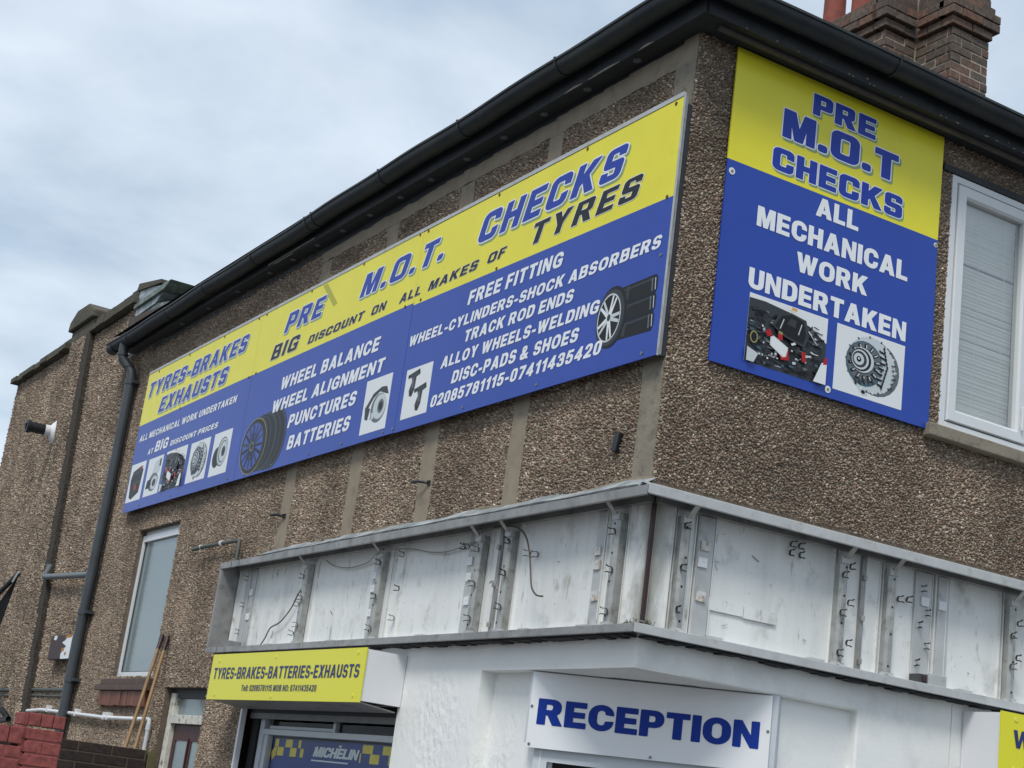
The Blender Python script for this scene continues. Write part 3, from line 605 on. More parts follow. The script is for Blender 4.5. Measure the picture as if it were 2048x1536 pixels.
part('window_lintel', MB().box(RF, 1.90, 3.5, 5.748, 5.79, .0, .022), M['black_board'], B)

# --- small frosted window on the side
a, b, c, d = WIN_S
W2 = part('window', MB().box(LF, a, a+.045, c, d-.05, -.10, -.045).box(LF, b-.045, b, c, d-.05, -.10, -.045).box(LF, a+.045, b-.045, c, c+.05, -.10, -.045).box(LF, a, b, d-.05, d, -.10, -.07).box(LF, a+.045, b-.045, d-.115, d-.05, -.10, -.045), M['upvc'], B, bevel=.004)
part('glass_pane', MB().box(LF, a+.045, b-.045, c+.05, d-.115, -.085, -.075), M['frosted'], W2)
part('glazing_bead', MB().box(LF, a+.045, a+.055, c+.05, d-.115, -.075, -.065).box(LF, a+.055, b-.045, c+.05, c+.06, -.075, -.065), M['pipe'], W2)
SL = part('tiled_sill', MB().box(LF, -8.98, -7.48, 2.30, 2.362, -.05, .05).box(LF, -9.04, -7.44, 2.245, 2.298, -.01, .085), M['tile_brown'], B, bevel=.008)
for i in range(14):
    u = -8.92+.1*i
    brick(LF, round(u, 3), round(u+.097, 3), 2.105+random.uniform(-.004, .004), 2.243, 0.0, .05+random.choice([0, .004, .008]), M['tile_red'], SL, name='hung_tile')
# --- side door
a, b, c, d = DOOR
DR = part('door', MB().box(LF, -6.97, -6.10, 0, 1.975, -.13, -.09), M['wood_door'], B)
part('door_frame', MB().box(LF, -7.09, -6.98, 0, 2.24, -.13, -.05).box(LF, -6.98, -6.06, 1.98, 2.055, -.13, -.045), M['cream_paint'], DR, bevel=.004)
part('transom_head', MB().box(LF, -7.12, -6.06, 2.20, 2.285, -.13, -.07), M['lining'], DR)
part('glass_pane', MB().box(LF, -6.98, -6.06, 2.055, 2.20, -.11, -.10), M['frosted'], DR)
for u0_, u1_ in ((-6.86, -6.56), (-6.46, -6.16)):
    mb = MB(); mb.box(LF, u0_, u1_, .9, 1.84, -.088, -.086, 1); mb.box(LF, u0_-.02, u0_, .88, 1.86, -.09, -.078); mb.box(LF, u1_, u1_+.02, .88, 1.86, -.09, -.078); mb.box(LF, u0_, u1_, 1.84, 1.86, -.09, -.078)
    part('door_panel', mb, [M['wood_door'], M['frosted']], DR)
# --- white ground floor
BZ = 2.385
part('white_side_front', MB().prism(LF, [(-2.56, 0), (-1.545, 0), (-1.545, BZ), (-.302, BZ), (-.302, BZ+.002), (-.002, BZ+.002), (-.002, 2.60), (-2.56, 2.60)], -.3, 0), M['white_rough'], B, bevel=.014)
part('white_street_front', MB().prism(RF, [(.0015, BZ), (1.515, BZ), (1.515, 0), (2.235, 0), (2.235, 2.60), (.0015, 2.60)], -.3, 0), M['white_wall'], B, bevel=.014)
s_ = MB(); s_.poly([(.29, .29, BZ+.003), (.29, 1.7, BZ+.003), (1.7, 1.7, BZ+.003), (1.7, .29, BZ+.003)]); part('porch_soffit', s_, M['white_wall'], B)
part('porch_wall', MB().box(LF, -1.56, -.95, 0, BZ+.001, -.3, -.10), M['white_rough'], B)
part('porch_wall', MB().box(RF, .93, 1.53, 0, BZ+.001, -.3, -.055), M['white_wall'], B)
part('shop_header', MB().box(LF, -5.2, -2.56, 2.17, 2.6, -.3, -.002), M['white_wall'], B)
part('shop_header', MB().box(RF, 2.235, 9, 2.15, 2.6, -.3, -.002).box(RF, 6.4, 9, 0, 2.15, -.3, -.002), M['white_wall'], B)
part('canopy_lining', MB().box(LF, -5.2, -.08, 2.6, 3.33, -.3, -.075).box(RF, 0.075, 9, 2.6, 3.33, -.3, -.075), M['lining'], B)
# chamfered entrance under the reception board
E1 = part('entrance_frame', MB().box(CF, .04, .12, 0, 1.99, -.12, -.04).box(CF, 1.24, 1.31, 0, 1.99, -.12, -.04).box(CF, .12, 1.24, 1.90, 1.99, -.12, -.04).box(CF, -.02, 1.36, 1.99, BZ, -.12, -.02), M['white_upvc2'], B)
part('door_leaf', MB().box(CF, .12, 1.24, 0, 1.90, -.13, -.10), M['dark'], E1)
# left shop window
S1 = part('shop_window', MB().box(LF, -5.04, -4.96, 0, 2.10, -.17, -.10).box(LF, -2.64, -2.57, 0, 2.10, -.17, -.10).box(LF, -4.96, -2.64, 1.945, 1.985, -.17, -.10).box(LF, -4.96, -4.90, 0, 1.945, -.16, -.115), M['white_upvc2'], B)
part('frame_trim', MB().box(LF, -5.2, -5.165, 0, 2.13, -.02, .02), M['upvc'], S1)
part('shutter_guide', MB().box(LF, -5.165, -5.05, 0, 2.10, -.2, -.08), M['dark'], S1)
part('shutter_slat', MB().box(LF, -5.165, -2.57, 2.055, 2.098, -.075, -.05), M['shutter'], S1)
part('shutter_slat', MB().box(LF, -5.165, -2.57, 2.10, 2.135, -.072, -.055), M['lining'], S1)
part('shutter_roll', MB().box(LF, -5.165, -2.57, 2.12, 2.17, -.2, -.09), M['dark'], S1)
part('transom_rail', MB().box(LF, -4.9, -3.72, 1.99, 2.012, -.15, -.12).box(LF, -3.74, -3.70, 1.985, 2.06, -.15, -.115), M['white_upvc2'], S1)
part('glass_pane', MB().box(LF, -4.9, -2.64, 0.3, 1.945, -.135, -.13), M['glass'], S1)
part('glass_pane', MB().box(LF, -4.96, -2.64, 1.985, 2.1, -.145, -.14), M['glass'], S1)
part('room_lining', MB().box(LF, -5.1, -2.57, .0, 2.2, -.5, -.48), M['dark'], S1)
# ---- lettering: every character is drawn as an outline with corner radii, then filled
from mathutils.geometry import tessellate_polygon
def glyphs():
    t, h = .215, .18; s_ = .19; g = {}
    g['I'] = (t, [[(0, 0), (t, 0), (t, 1), (0, 1)]]); g['l'] = g['I']
    w = .64; g['E'] = (w, [[(0, 0), (w, 0), (w, h), (t, h), (t, .41), (w-.05, .41), (w-.05, .59), (t, .59), (t, 1-h), (w-.01, 1-h), (w-.01, 1), (0, 1)]])
    g['F'] = (.6, [[(0, 0), (t, 0), (t, .40), (.54, .40), (.54, .58), (t, .58), (t, 1-h), (.6, 1-h), (.6, 1), (0, 1)]])
    g['L'] = (.6, [[(0, 0), (.6, 0), (.6, h), (t, h), (t, 1), (0, 1)]])
    w = .68; c = w/2; g['T'] = (w, [[(c-t/2, 0), (c+t/2, 0), (c+t/2, 1-h), (w, 1-h), (w, 1), (0, 1), (0, 1-h), (c-t/2, 1-h)]])
    w = .73; g['H'] = (w, [[(0, 0), (t, 0), (t, .41), (w-t, .41), (w-t, 0), (w, 0), (w, 1), (w-t, 1), (w-t, .60), (t, .60), (t, 1), (0, 1)]])
    w = .88; c = w/2; g['M'] = (w, [[(0, 0), (s_, 0), (s_, .72), (c-.095, 0), (c+.095, 0), (w-s_, .72), (w-s_, 0), (w, 0), (w, 1), (w-.28, 1), (c, .34), (.28, 1), (0, 1)]])
    w = .73; g['N'] = (w, [[(0, 0), (s_, 0), (s_, .65), (w-s_-.01, 0), (w, 0), (w, 1), (w-s_, 1), (w-s_, .36), (s_+.01, 1), (0, 1)]])
    w = .82; c = w/2; g['A'] = (w, [[(0, 0), (.22, 0), (.285, .20), (w-.285, .20), (w-.22, 0), (w, 0), (c+.125, 1), (c-.125, 1)], [(.335, .36), (w-.335, .36), (c, .76)]])
    g['W'] = (1.08, [[(0, 1), (.23, 0), (.43, 0), (.54, .60), (.65, 0), (.85, 0), (1.08, 1), (.87, 1), (.745, .34), (.63, 1), (.45, 1), (.335, .34), (.21, 1)]])
    g['K'] = (.79, [[(0, 0), (t, 0), (t, .29), (.32, .41), (.53, 0), (.79, 0), (.465, .565), (.77, 1), (.50, 1), (t, .60), (t, 1), (0, 1)]])
    g['X'] = (.77, [[(0, 0), (.25, 0), (.385, .28), (.52, 0), (.77, 0), (.515, .51), (.75, 1), (.50, 1), (.385, .75), (.27, 1), (.02, 1), (.255, .51)]])
    g['Y'] = (.76, [[(.272, 0), (.488, 0), (.488, .42), (.76, 1), (.52, 1), (.38, .65), (.24, 1), (0, 1), (.272, .42)]])
    w = .73; g['U'] = (w, [[(0, 1), (0, 0, .34), (w, 0, .34), (w, 1), (w-t, 1), (w-t, h, .14), (t, h, .14), (t, 1)]])
    w = .80; g['O'] = (w, [[(0, 0, .42), (w, 0, .42), (w, 1, .42), (0, 1, .42)], [(t, h, .2), (w-t, h, .2), (w-t, 1-h, .2), (t, 1-h, .2)]])
    w = .75; g['C'] = (w, [[(w, .37), (w, 0, .36), (0, 0, .42), (0, 1, .42), (w, 1, .36), (w, .64), (w-t, .66), (w-t, 1-h, .14), (t, 1-h, .2), (t, h, .2), (w-t, h, .14), (w-t, .35)]])
    w = .79; g['G'] = (w, [[(w, .53), (w, 0, .2), (0, 0, .42), (0, 1, .42), (w, 1, .36), (w, .67), (w-t, .69), (w-t, 1-h, .14), (t, 1-h, .2), (t, h, .2), (w-t+.01, h, .06), (w-t+.01, .36), (.42, .36), (.42, .53)]])
    w = .69; g['S'] = (w, [[(0, .30), (0, 0, .28), (w, 0, .30), (w, .575, .25), (.215, .60, .07), (.215, .845, .09), (w-.225, .845, .09), (w-.225, .73), (w-.01, .71), (w-.01, 1, .28), (.01, 1, .30), (.01, .42, .25), (w-.215, .39, .07), (w-.215, .155, .09), (.205, .155, .09), (.205, .275)]])
    g['P'] = (.69, [[(0, 0), (t, 0), (t, .36), (.69, .36, .28), (.69, 1, .28), (0, 1)], [(t, .53), (.48, .53, .12), (.48, .83, .12), (t, .83)]])
    g['R'] = (.77, [[(0, 0), (t, 0), (t, .39), (.33, .39), (.51, 0), (.77, 0), (.57, .42), (.71, .48, .16), (.71, 1, .26), (0, 1)], [(t, .555), (.49, .555, .11), (.49, .835, .11), (t, .835)]])
    g['B'] = (.73, [[(0, 0), (.73, 0, .25), (.73, .53, .20), (.64, .535), (.69, .58, .1), (.69, 1, .22), (0, 1)], [(t, .165), (.51, .165, .1), (.51, .425, .1), (t, .425)], [(t, .59), (.475, .59, .1), (.475, .835, .1), (t, .835)]])
    w = .74; g['D'] = (w, [[(0, 0), (w, 0, .38), (w, 1, .38), (0, 1)], [(t, h), (w-t, h, .22), (w-t, 1-h, .22), (t, 1-h)]])
    w = .62; g['0'] = (w, [[(0, 0, .3), (w, 0, .3), (w, 1, .3), (0, 1, .3)], [(.2, .16, .11), (w-.2, .16, .11), (w-.2, .84, .11), (.2, .84, .11)]])
    g['1'] = (.43, [[(.21, 0), (.42, 0), (.42, 1), (.26, 1), (.17, .86), (.02, .79), (.02, .63), (.21, .70)]])
    g['2'] = (.62, [[(0, 0), (.62, 0), (.62, h), (.30, h), (.61, .52, .16), (.61, 1, .28), (.01, 1, .28), (.01, .67), (.21, .67), (.21, .84, .1), (.41, .84, .1), (.41, .58, .08), (0, .17)]])
    g['3'] = (.62, [[(0, .30), (0, 0, .28), (.62, 0, .28), (.62, .53, .15), (.55, .535), (.60, .57, .1), (.60, 1, .27), (0, 1, .27), (0, .70), (.2, .70), (.2, .84, .08), (.40, .84, .08), (.40, .605, .06), (.2, .605), (.2, .445), (.42, .445, .06), (.42, .16, .08), (.2, .16, .08), (.2, .30)]])
    g['4'] = (.66, [[(.35, 0), (.55, 0), (.55, .2), (.66, .2), (.66, .37), (.55, .37), (.55, 1), (.37, 1), (0, .37), (0, .2), (.35, .2)], [(.18, .37), (.35, .37), (.35, .66)]])
    g['5'] = (.62, [[(0, .29), (0, 0, .26), (.62, 0, .28), (.62, .66, .26), (.23, .66), (.25, .83), (.58, .83), (.58, 1), (.08, 1), (0, .43), (.18, .43), (.21, .51), (.42, .51, .1), (.42, .16, .1), (.2, .16, .08), (.2, .29)]])
    g['7'] = (.62, [[(.12, 0), (.34, 0), (.62, .84), (.62, 1), (0, 1), (0, .82), (.39, .82)]])
    g['8'] = (.63, [[(0, 0, .27), (.63, 0, .27), (.63, .52, .15), (.575, .535), (.61, .57, .1), (.61, 1, .26), (.02, 1, .26), (.02, .57, .1), (.055, .535), (0, .52, .15)], [(.2, .16, .09), (.43, .16, .09), (.43, .435, .09), (.2, .435, .09)], [(.215, .60, .08), (.415, .60, .08), (.415, .845, .08), (.215, .845, .08)]])
    g['-'] = (.36, [[(0, .30), (.36, .30), (.36, .48), (0, .48)]]); g['.'] = (.21, [[(0, 0, .1), (.21, 0, .1), (.21, .21, .1), (0, .21, .1)]])
    g[':'] = (.2, [[(0, 0), (.2, 0), (.2, .2), (0, .2)], 'n', [(0, .5), (.2, .5), (.2, .7), (0, .7)]])
    g['&'] = (.86, [[(0, 0, .24), (.50, 0, .1), (.57, .08), (.66, 0), (.86, 0), (.69, .19), (.78, .42), (.60, .42), (.56, .33), (.43, .49), (.56, .6, .1), (.56, 1, .2), (.1, 1, .2), (.1, .62, .1), (.16, .52), (0, .42, .1)], [(.2, .17, .05), (.44, .18), (.27, .38)], [(.28, .68, .05), (.40, .68, .05), (.40, .86, .05), (.28, .86, .05)]])
    g['e'] = (.58, [[(.58, .22), (.58, 0, .2), (0, 0, .25), (0, .73, .25), (.58, .73, .25), (.58, .31), (.19, .31), (.19, .14, .08), (.39, .14, .08), (.39, .22)], [(.19, .44), (.39, .44), (.39, .6, .08), (.19, .6, .08)]])
    return g
GL = glyphs()
def fillet(c, rk):
    out_ = []; n_ = len(c)
    for i in range(n_):
        p = c[i]; r_ = (p[2] if len(p) > 2 else 0)*rk
        P = Vector(p[:2]); A_ = Vector(c[i-1][:2]); B_ = Vector(c[(i+1) % n_][:2])
        if r_ < .004: out_.append(tuple(P)); continue
        la, lb = (A_-P).length, (B_-P).length
        ra = min(r_, la*(.5 if len(c[i-1]) > 2 else .98)); rb = min(r_, lb*(.5 if len(c[(i+1) % n_]) > 2 else .98))
        s0 = P+(A_-P).normalized()*ra; s3 = P+(B_-P).normalized()*rb; s1 = s0+(P-s0)*.56; s2 = s3+(P-s3)*.56
        for j in range(7):
            q = j/6; out_.append(tuple(s0*(1-q)**3+s1*3*q*(1-q)**2+s2*3*q*q*(1-q)+s3*q**3))
    o2 = [out_[0]]
    for q in out_[1:]:
        if (Vector(q)-Vector(o2[-1])).length > 1e-4: o2.append(q)
    if (Vector(o2[0])-Vector(o2[-1])).length < 1e-4: o2.pop()
    return o2
def grow(c, d):
    if not d: return c
    n_ = len(c); res = []
    for i in range(n_):
        p = Vector(c[i]); a_ = (p-Vector(c[i-1])).normalized(); b_ = (Vector(c[(i+1) % n_])-p).normalized()
        na = Vector((a_.y, -a_.x)); nb = Vector((b_.y, -b_.x)); m_ = na+nb
        if m_.length < .3: m_ = nb
        m_.normalize(); k_ = min(1/max(.4, m_.dot(nb)), 1.9); res.append(tuple(p+m_*d*k_))
    return res
def text_mesh(s, off, shear=0, sp=.14, rk=1.0, space=.34):
    x = 0; V, Fc, par = [], [], []; wd = 0; words = []
    for k, ch in enumerate(s):
        if ch == ' ': x += space; wd += 1; continue
        w_, cs = GL[ch]; groups = [[]]
        for c in cs:
            if c == 'n': groups.append([])
            else: groups[-1].append(c)
        for gs in groups:
            loops = []
            for j, c in enumerate(gs):
                q = fillet(c, rk); ar = sum(q[i-1][0]*q[i][1]-q[i][0]*q[i-1][1] for i in range(len(q)))
                if (ar < 0) == (j == 0): q = q[::-1]
                loops.append(grow(q, off))
            n_ = len(V); pts = [p for l_ in loops for p in l_]
            V += [(p[0]+x+shear*p[1], p[1]) for p in pts]; par += [k % 2]*len(pts); words += [wd]*len(pts)
            for tri in tessellate_polygon([[Vector((p[0], p[1], 0)) for p in l_] for l_ in loops]):
                a_, b_, c_ = [V[n_+i] for i in tri]
                if (b_[0]-a_[0])*(c_[1]-a_[1])-(b_[1]-a_[1])*(c_[0]-a_[0]) < 0: tri = tri[::-1]
                Fc.append(tuple(n_+i for i in tri))
        x += w_+sp
    return np.array(V), Fc, par, words
def letter(s, F, box, o, style, parent, name='lettering'):
    u0_, u1_, v0_, v1_ = box
    st = {'w': (.004, .17, .20, .9, 'letter_white'), 'wb': (.010, 0, .145, .9, 'letter_white'), 'k': (.006, .24, .24, .5, 'letter_black'), 'hs': (.008, .26, .24, .5, 'letter_blue'),
          'hb': (.014, 0, .17, .5, 'letter_blue'), 'n': (-.006, 0.05, .15, .9, 'navy'), 'ns': (-.004, 0.05, .19, .9, 'navy'), 'b': (.010, 0, .13, 1.0, 'royal'), 'm': (.012, .22, .10, .7, 'poster_grey')}[style]
    off, shear, sp, rk, m = st
    v, fs, par, words = text_mesh(s, off, shear, sp, rk)
    lo, hi = v.min(0), v.max(0); sx, sy = (u1_-u0_)/(hi[0]-lo[0]), (v1_-v0_)/(hi[1]-lo[1])
    layers = []; h = v1_-v0_
    # printed outline and drop shadow: the same characters laid several times, each a hair further out
    if style in ('hs', 'hb', 'k'):
        rad = .062 if style != 'k' else .044; n_c = 12
        for k in range(n_c):
            t_ = 2*math.pi*k/n_c
            if style != 'k': layers.append((.0004+.00004*k, 1, h*.085+sx*(rad-.005)*math.cos(t_), -h*.085+sy*(rad-.005)*math.sin(t_)))
            layers.append((.0011+.00004*k, 2, sx*rad*math.cos(t_), sy*rad*math.sin(t_)))
    wt = {'w': .020, 'wb': .019, 'k': .016, 'hs': .018, 'hb': .026, 'n': .008, 'ns': .001, 'b': .026, 'm': .022}[style]
    for k in range(8): layers.append((.0018+.00003*k, 0, sx*wt*math.cos(k*math.pi/4), sy*wt*.8*math.sin(k*math.pi/4)))
    for w_ in range(max(words)+1):
        idx = [i for i, q in enumerate(words) if q == w_]; i0 = idx[0]; ff = [tuple(i-i0 for i in q) for q in fs if words[q[0]] == w_]; mb = MB()
        for dz_, mi, du, dv_ in layers:
            n_ = len(mb.v); mb.v += [F.p((v[i][0]-lo[0])*sx+u0_+du, (v[i][1]-lo[1])*sy+v0_+dv_, o+dz_+(.00002 if mi else .0001)*par[i]) for i in idx]
            for q in ff: mb.f.append(tuple(n_+i for i in q)); mb.mi.append(mi)
        part(name, mb, [M[m], M['letter_shadow'], M['letter_white']], parent)

# poster in the shop window, mascot left out
P0 = thing('window_poster', 'blue and yellow chequered tyre poster behind the shop window under the yellow sign', 'poster', LF.p(-3.85, 1.2, -.17))
part('sheet', MB().box(LF, -5.02, -2.62, 1.2, 1.93, -.175, -.171), M['poster_blue'], P0)
mb = MB()
def chk(us_, z0, z1): 
    for a_, b_ in us_: mb.flat(LF, [(a_, z0), (b_, z0), (b_, z1), (a_, z1)], -.170)
chk([(-4.86, -4.79), (-4.66, -4.53), (-4.42, -4.37), (-3.33, -3.17), (-3.02, -2.89), (-2.80, -2.70)], 1.865, 1.922)
chk([(-4.80, -4.68), (-4.56, -4.44), (-4.37, -4.31), (-3.36, -3.34), (-3.20, -3.06), (-2.92, -2.84)], 1.80, 1.863)
for a_, b_, c_ in ((-5.0, 1.78, .10), (-4.93, 1.80, .09)):
    pass
mb.flat(LF, [(-5.0, 1.72), (-4.955, 1.72), (-4.90, 1.80), (-4.93, 1.875), (-4.97, 1.81)], -.170); mb.flat(LF, [(-4.88, 1.76), (-4.82, 1.80), (-4.81, 1.865), (-4.86, 1.86), (-4.91, 1.82)], -.170)
part('chequer_print', mb, M['poster_yellow'], P0)
letter('MICHELIN', LF, (-4.13, -3.37, 1.816, 1.884), -.1705, 'm', P0)
part('underline_print', MB().box(LF, -4.15, -3.53, 1.783, 1.793, -.171, -.169), M['poster_grey'], P0)
part('pennant_print', MB().prism(LF, [(-3.72, 1.905), (-3.66, 1.905), (-3.69, 1.888)], -.171, -.169), M['poster_grey'], P0)

# ================================================================== stripped sign tray round the corner
T = thing('sign_tray', 'stripped illuminated fascia tray of dirty white metal with empty tube clips wrapping the corner', 'sign', (0, 0, 2.55))
TO = .115; TB = -.06; TZ0, TZ1 = 2.582, 3.30
# back panels between folded joints
Lj = [-5.92, -5.485, -4.30, -3.03, -2.875, -1.885, -1.705, -1.367, -.455, -.25, -.06]
Rj = [.06, .205, .35, .46, 1.33, 1.675, 1.953, 2.085, 2.20, 2.657, 3.6, 4.6]
for F, J in ((LF, Lj), (RF, Rj)):
    for a, b in zip(J[:-1], J[1:]):
        mb = MB(); o = TB+random.uniform(-.004, .004); mb.box(F, a+.010, b-.010, TZ0+.01, TZ1-.04, o-.006, o)
        mb.box(F, a+.007, a+.013, TZ0+.01, TZ1-.04, o-.006, o+.014); mb.box(F, b-.013, b-.007, TZ0+.01, TZ1-.04, o-.006, o+.012)
        part('back_panel', mb, M['tray'], T)
part('back_lining', MB().box(LF, -5.92, -.07, TZ0, TZ1, -.0735, -.067).box(RF, .07, 4.6, TZ0, TZ1, -.0735, -.067), M['dark'], T)
part('end_panel', MB().box(LF, -5.945, -5.925, TZ0-.01, TZ1-.02, -.07, TO-.01), M['alu_dull'], T)
part('corner_post', MB().prism(Frame((0, 0, 0), (1, 0, 0)), [(.045, TZ0), (.062, TZ0), (.062, TZ1-.05), (.045, TZ1-.05)], -.062, -.045), M['rust_box'], T)
# mitred top and bottom rails (L section)
def mitre_L(z0, z1, oo, oi, m, name):
    mb = MB(); F = LF
    # outer face polygon as prism in plan
    for (P, Q, R_, S) in ((( -oo, -oo), (-oo, 5.97), (-oi, 5.97), (-oi, -oi)),):
        mb.sweep([[(P[0], P[1], z0), (Q[0], Q[1], z0), (R_[0], R_[1], z0), (S[0], S[1], z0)], [(P[0], P[1], z1), (Q[0], Q[1], z1), (R_[0], R_[1], z1), (S[0], S[1], z1)]])
    return mb
def mitre_R(z0, z1, oo, oi):
    mb = MB(); P, Q, R_, S = (-oo+.003, -oo), (-oi, -oi), (5, -oi), (5, -oo)
    mb.sweep([[(q[0], q[1], z0) for q in (P, Q, R_, S)], [(q[0], q[1], z1) for q in (P, Q, R_, S)]]); return mb
part('top_rail', mitre_L(TZ1-.052, TZ1, TO, TO-.022, None, ''), M['alu_dull'], T, bevel=.003)
part('top_rail', mitre_R(TZ1-.045, TZ1+.008, TO, TO-.022), M['alu_white'], T, bevel=.003)
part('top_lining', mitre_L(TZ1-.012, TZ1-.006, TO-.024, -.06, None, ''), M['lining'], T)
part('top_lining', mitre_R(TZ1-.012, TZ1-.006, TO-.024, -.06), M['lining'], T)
part('inner_header', MB().box(LF, -5.9, -.06, TZ1-.045, TZ1-.012, -.055, -.02).box(RF, .06, 4.6, TZ1-.045, TZ1-.012, -.055, -.02), M['alu_dull'], T)
part('bottom_rail', mitre_L(TZ0-.035, TZ0+.008, TO, TO-.02, None, ''), M['alu_dull'], T, bevel=.003)
part('bottom_rail', mitre_R(TZ0-.035, TZ0+.012, TO, TO-.02), M['alu_white'], T, bevel=.003)
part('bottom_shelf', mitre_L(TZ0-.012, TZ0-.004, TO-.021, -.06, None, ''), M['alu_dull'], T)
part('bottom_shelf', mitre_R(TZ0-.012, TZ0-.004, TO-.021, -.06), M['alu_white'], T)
part('end_upright', MB().box(LF, -5.97, -5.945, TZ0+.008, TZ1-.052, TO-.035, TO-.002), M['alu_dull'], T, bevel=.003)
mb = MB(); mb.box(LF, -5.72, -5.712, TZ0-.035, TZ0+.009, TO, TO+.0015); mb.box(LF, -5.55, -5.543, TZ1-.052, TZ1, TO, TO+.0015); mb.box(LF, -5.72, -5.712, TZ1-.052, TZ1, TO, TO+.0015)
part('rail_joint', mb, M['lining'], T)
# lead flashing from wall to the top rail: uneven strip
mb = MB(); k = 46
pr = []
for i in range(k+1):
    y = -.02+(5.15+.02)*i/k; j = random.uniform(-.004, .004); jb = .006*math.sin(i*.8)+random.uniform(-.003, .003)
    pr.append([(-.004, y, 3.372+j+jb), (-.016, y, 3.370+j+jb), (-TO-.003+random.uniform(0, .003), y, TZ1+.010+jb*.5), (-TO+.01, y, TZ1+.001)])
mb.sweep(pr); part('lead_flashing', mb, M['lead'], T)
mb = MB(); mb.poly([(0, -.004, 3.345), (-.0, -.018, 3.343), (-.1, -.1, TZ1+.012), (-.1, -.02, TZ1+.012)]); mb.sweep([[(x, -.003, 3.338), (x, -.012, 3.338), (x, -TO+.005, TZ1+.009), (x, -TO+.02, TZ1+.002)] for x in (-.1, 5)]); part('top_flashing', mb, M['alu_white'], T)
# vertical strips carrying the transformers, hinge strips
def strip(F, u, wd, m='alu_white', o=-.045):
    mb = MB(); mb.prism(F, [(u-wd/2, TZ0+.02), (u+wd/2, TZ0+.02), (u+wd/2, TZ1-.05), (u-wd/2, TZ1-.05)], TB, o); return part('panel_strip', mb, M[m], T, bevel=.002)
for u, wd in ((-5.56, .10), (-5.68, .10), (-3.27, .09), (-1.935, .09), (-.51, .08)): strip(LF, u, wd)
for u, wd in ((.41, .10), (2.0, .13), (2.165, .09)): strip(RF, u, wd)
def hinge(F, u):
    mb = MB(); mb.box(F, u-.016, u+.016, TZ0+.015, TZ1-.05, TB, -.04); q = part('seam_rail', mb, M['alu_dull'], T)
    for z in (2.66, 2.9, 3.13):
        m2 = MB(); m2.tube([F.p(u, z-.014, -.03), F.p(u, z+.014, -.03)], .012, 8); part('seam_bolt', m2, M['rail'], q)
hinge(LF, -1.59); hinge(RF, 1.53)
# channel rails that held the tubes, with punched holes and brackets up to the top rail
def rail(F, u, tube_like=True, low=True):
    mb = MB(); z0_, z1_ = TZ0+.03, TZ1-.085
    w_ = .03
    pts = [(-w_, TB+.004), (-w_, -.010), (-w_*.45, .004), (w_*.45, .004), (w_, -.010), (w_, TB+.004), (w_-.004, TB+.004), (w_-.004, -.012), (w_*.4, 0.0), (-w_*.4, 0.0), (-w_+.004, -.012), (-w_+.004, TB+.004)]
    mb.sweep([[F.p(u+a_, z, o_) for a_, o_ in pts] for z in (z0_, z1_)])
    R_ = part('channel_rail', mb, M['rail'], T)
    for z in (z0_+.05, z0_+.23, z1_-.22, z1_-.06):
        m2 = MB(); m2.disc(F, u+random.uniform(-.006, .006), z, .007, .0, .0052, 10); part('bolt_hole', m2, M['dark'], R_)
    m3 = MB()      # diagonal strap
    s_ = 1 
    A_ = Vector(F.p(u-.018, TZ1-.10, .006)); D = Vector(F.p(u-.018, TZ1-.02, TO-.02)); wv = F.U*.036; tn = Vector((0, 0, .004))
    m3.sweep([[A_, A_+wv, A_+wv+tn, A_+tn], [D, D+wv, D+wv+tn, D+tn]]); part('strap', m3, M['rail'], R_)
    m4 = MB(); m4.box(F, u-.034, u+.034, TZ1-.125, TZ1-.085, -.02, .008); part('rail_head', m4, M['alu_white'], R_); m4 = MB(); m4.box(F, u-.034, u+.034, TZ0+.012, TZ0+.045, -.03, .01)
    if low:
        A_ = Vector(F.p(u-.02, TZ0+.035, .006)); D = Vector(F.p(u-.02, TZ0+.002, TO-.025)); wv = F.U*.045
        m4.sweep([[A_, A_+wv, A_+wv+tn, A_+tn], [D, D+wv, D+wv+tn, D+tn]])
    part('rail_foot', m4, M['alu_white'], R_)
for u in (-4.42, -3.15, -1.787, -1.435, -.311): rail(LF, u, low=u > -.5)
for u in (.243, 1.35, 1.717, 2.706): rail(RF, u)
# spring clips: profile in the (outward, height) plane
def clip_mesh(F):
    mb = MB(); r_ = .0165; pts = []
    lip = [(.047, .021), (.040, .0145), (.0335, .0165)]
    arc = [(.020+r_*math.cos(math.radians(t)), r_*math.sin(math.radians(t))) for t in range(50, 311, 20)]
    path = lip + arc + [(a_, -b_) for a_, b_ in reversed(lip)]
    th = .0030; ring = []
    for i, (a_, b_) in enumerate(path):
        p0, p1 = path[max(i-1, 0)], path[min(i+1, len(path)-1)]; dx_, dy_ = p1[0]-p0[0], p1[1]-p0[1]; l_ = math.hypot(dx_, dy_); nx, ny = -dy_/l_*th/2, dx_/l_*th/2
        ring.append([F.p(-.006, b_+ny, a_+nx), F.p(.006, b_+ny, a_+nx), F.p(.006, b_-ny, a_-nx), F.p(-.006, b_-ny, a_-nx)])
    mb.sweep(ring); me = bpy.data.meshes.new('tube_clip'); me.from_pydata(mb.v, [], mb.f); me.materials.append(M['clip']); return me
clL = [(-5.71, 3.18), (-5.69, 2.96), (-5.7, 2.74), (-4.42, 3.11), (-4.39, 2.95), (-4.43, 2.9), (-4.39, 2.75), (-4.44, 2.68), (-2.9, 3.18), (-2.9, 2.95), (-2.91, 2.75), (-3.12, 2.9), (-3.12, 2.68), (-3.13, 3.13), (-2.06, 3.17),
       (-2.0, 3.17), (-1.77, 3.12), (-1.76, 2.91), (-1.76, 2.7), (-1.41, 2.95), (-1.41, 2.75), (-1.41, 3.14), (-1.25, 3.07), (-1.16, 3.06), (-.3, 3.11), (-.29, 2.9), (-.29, 2.68)]
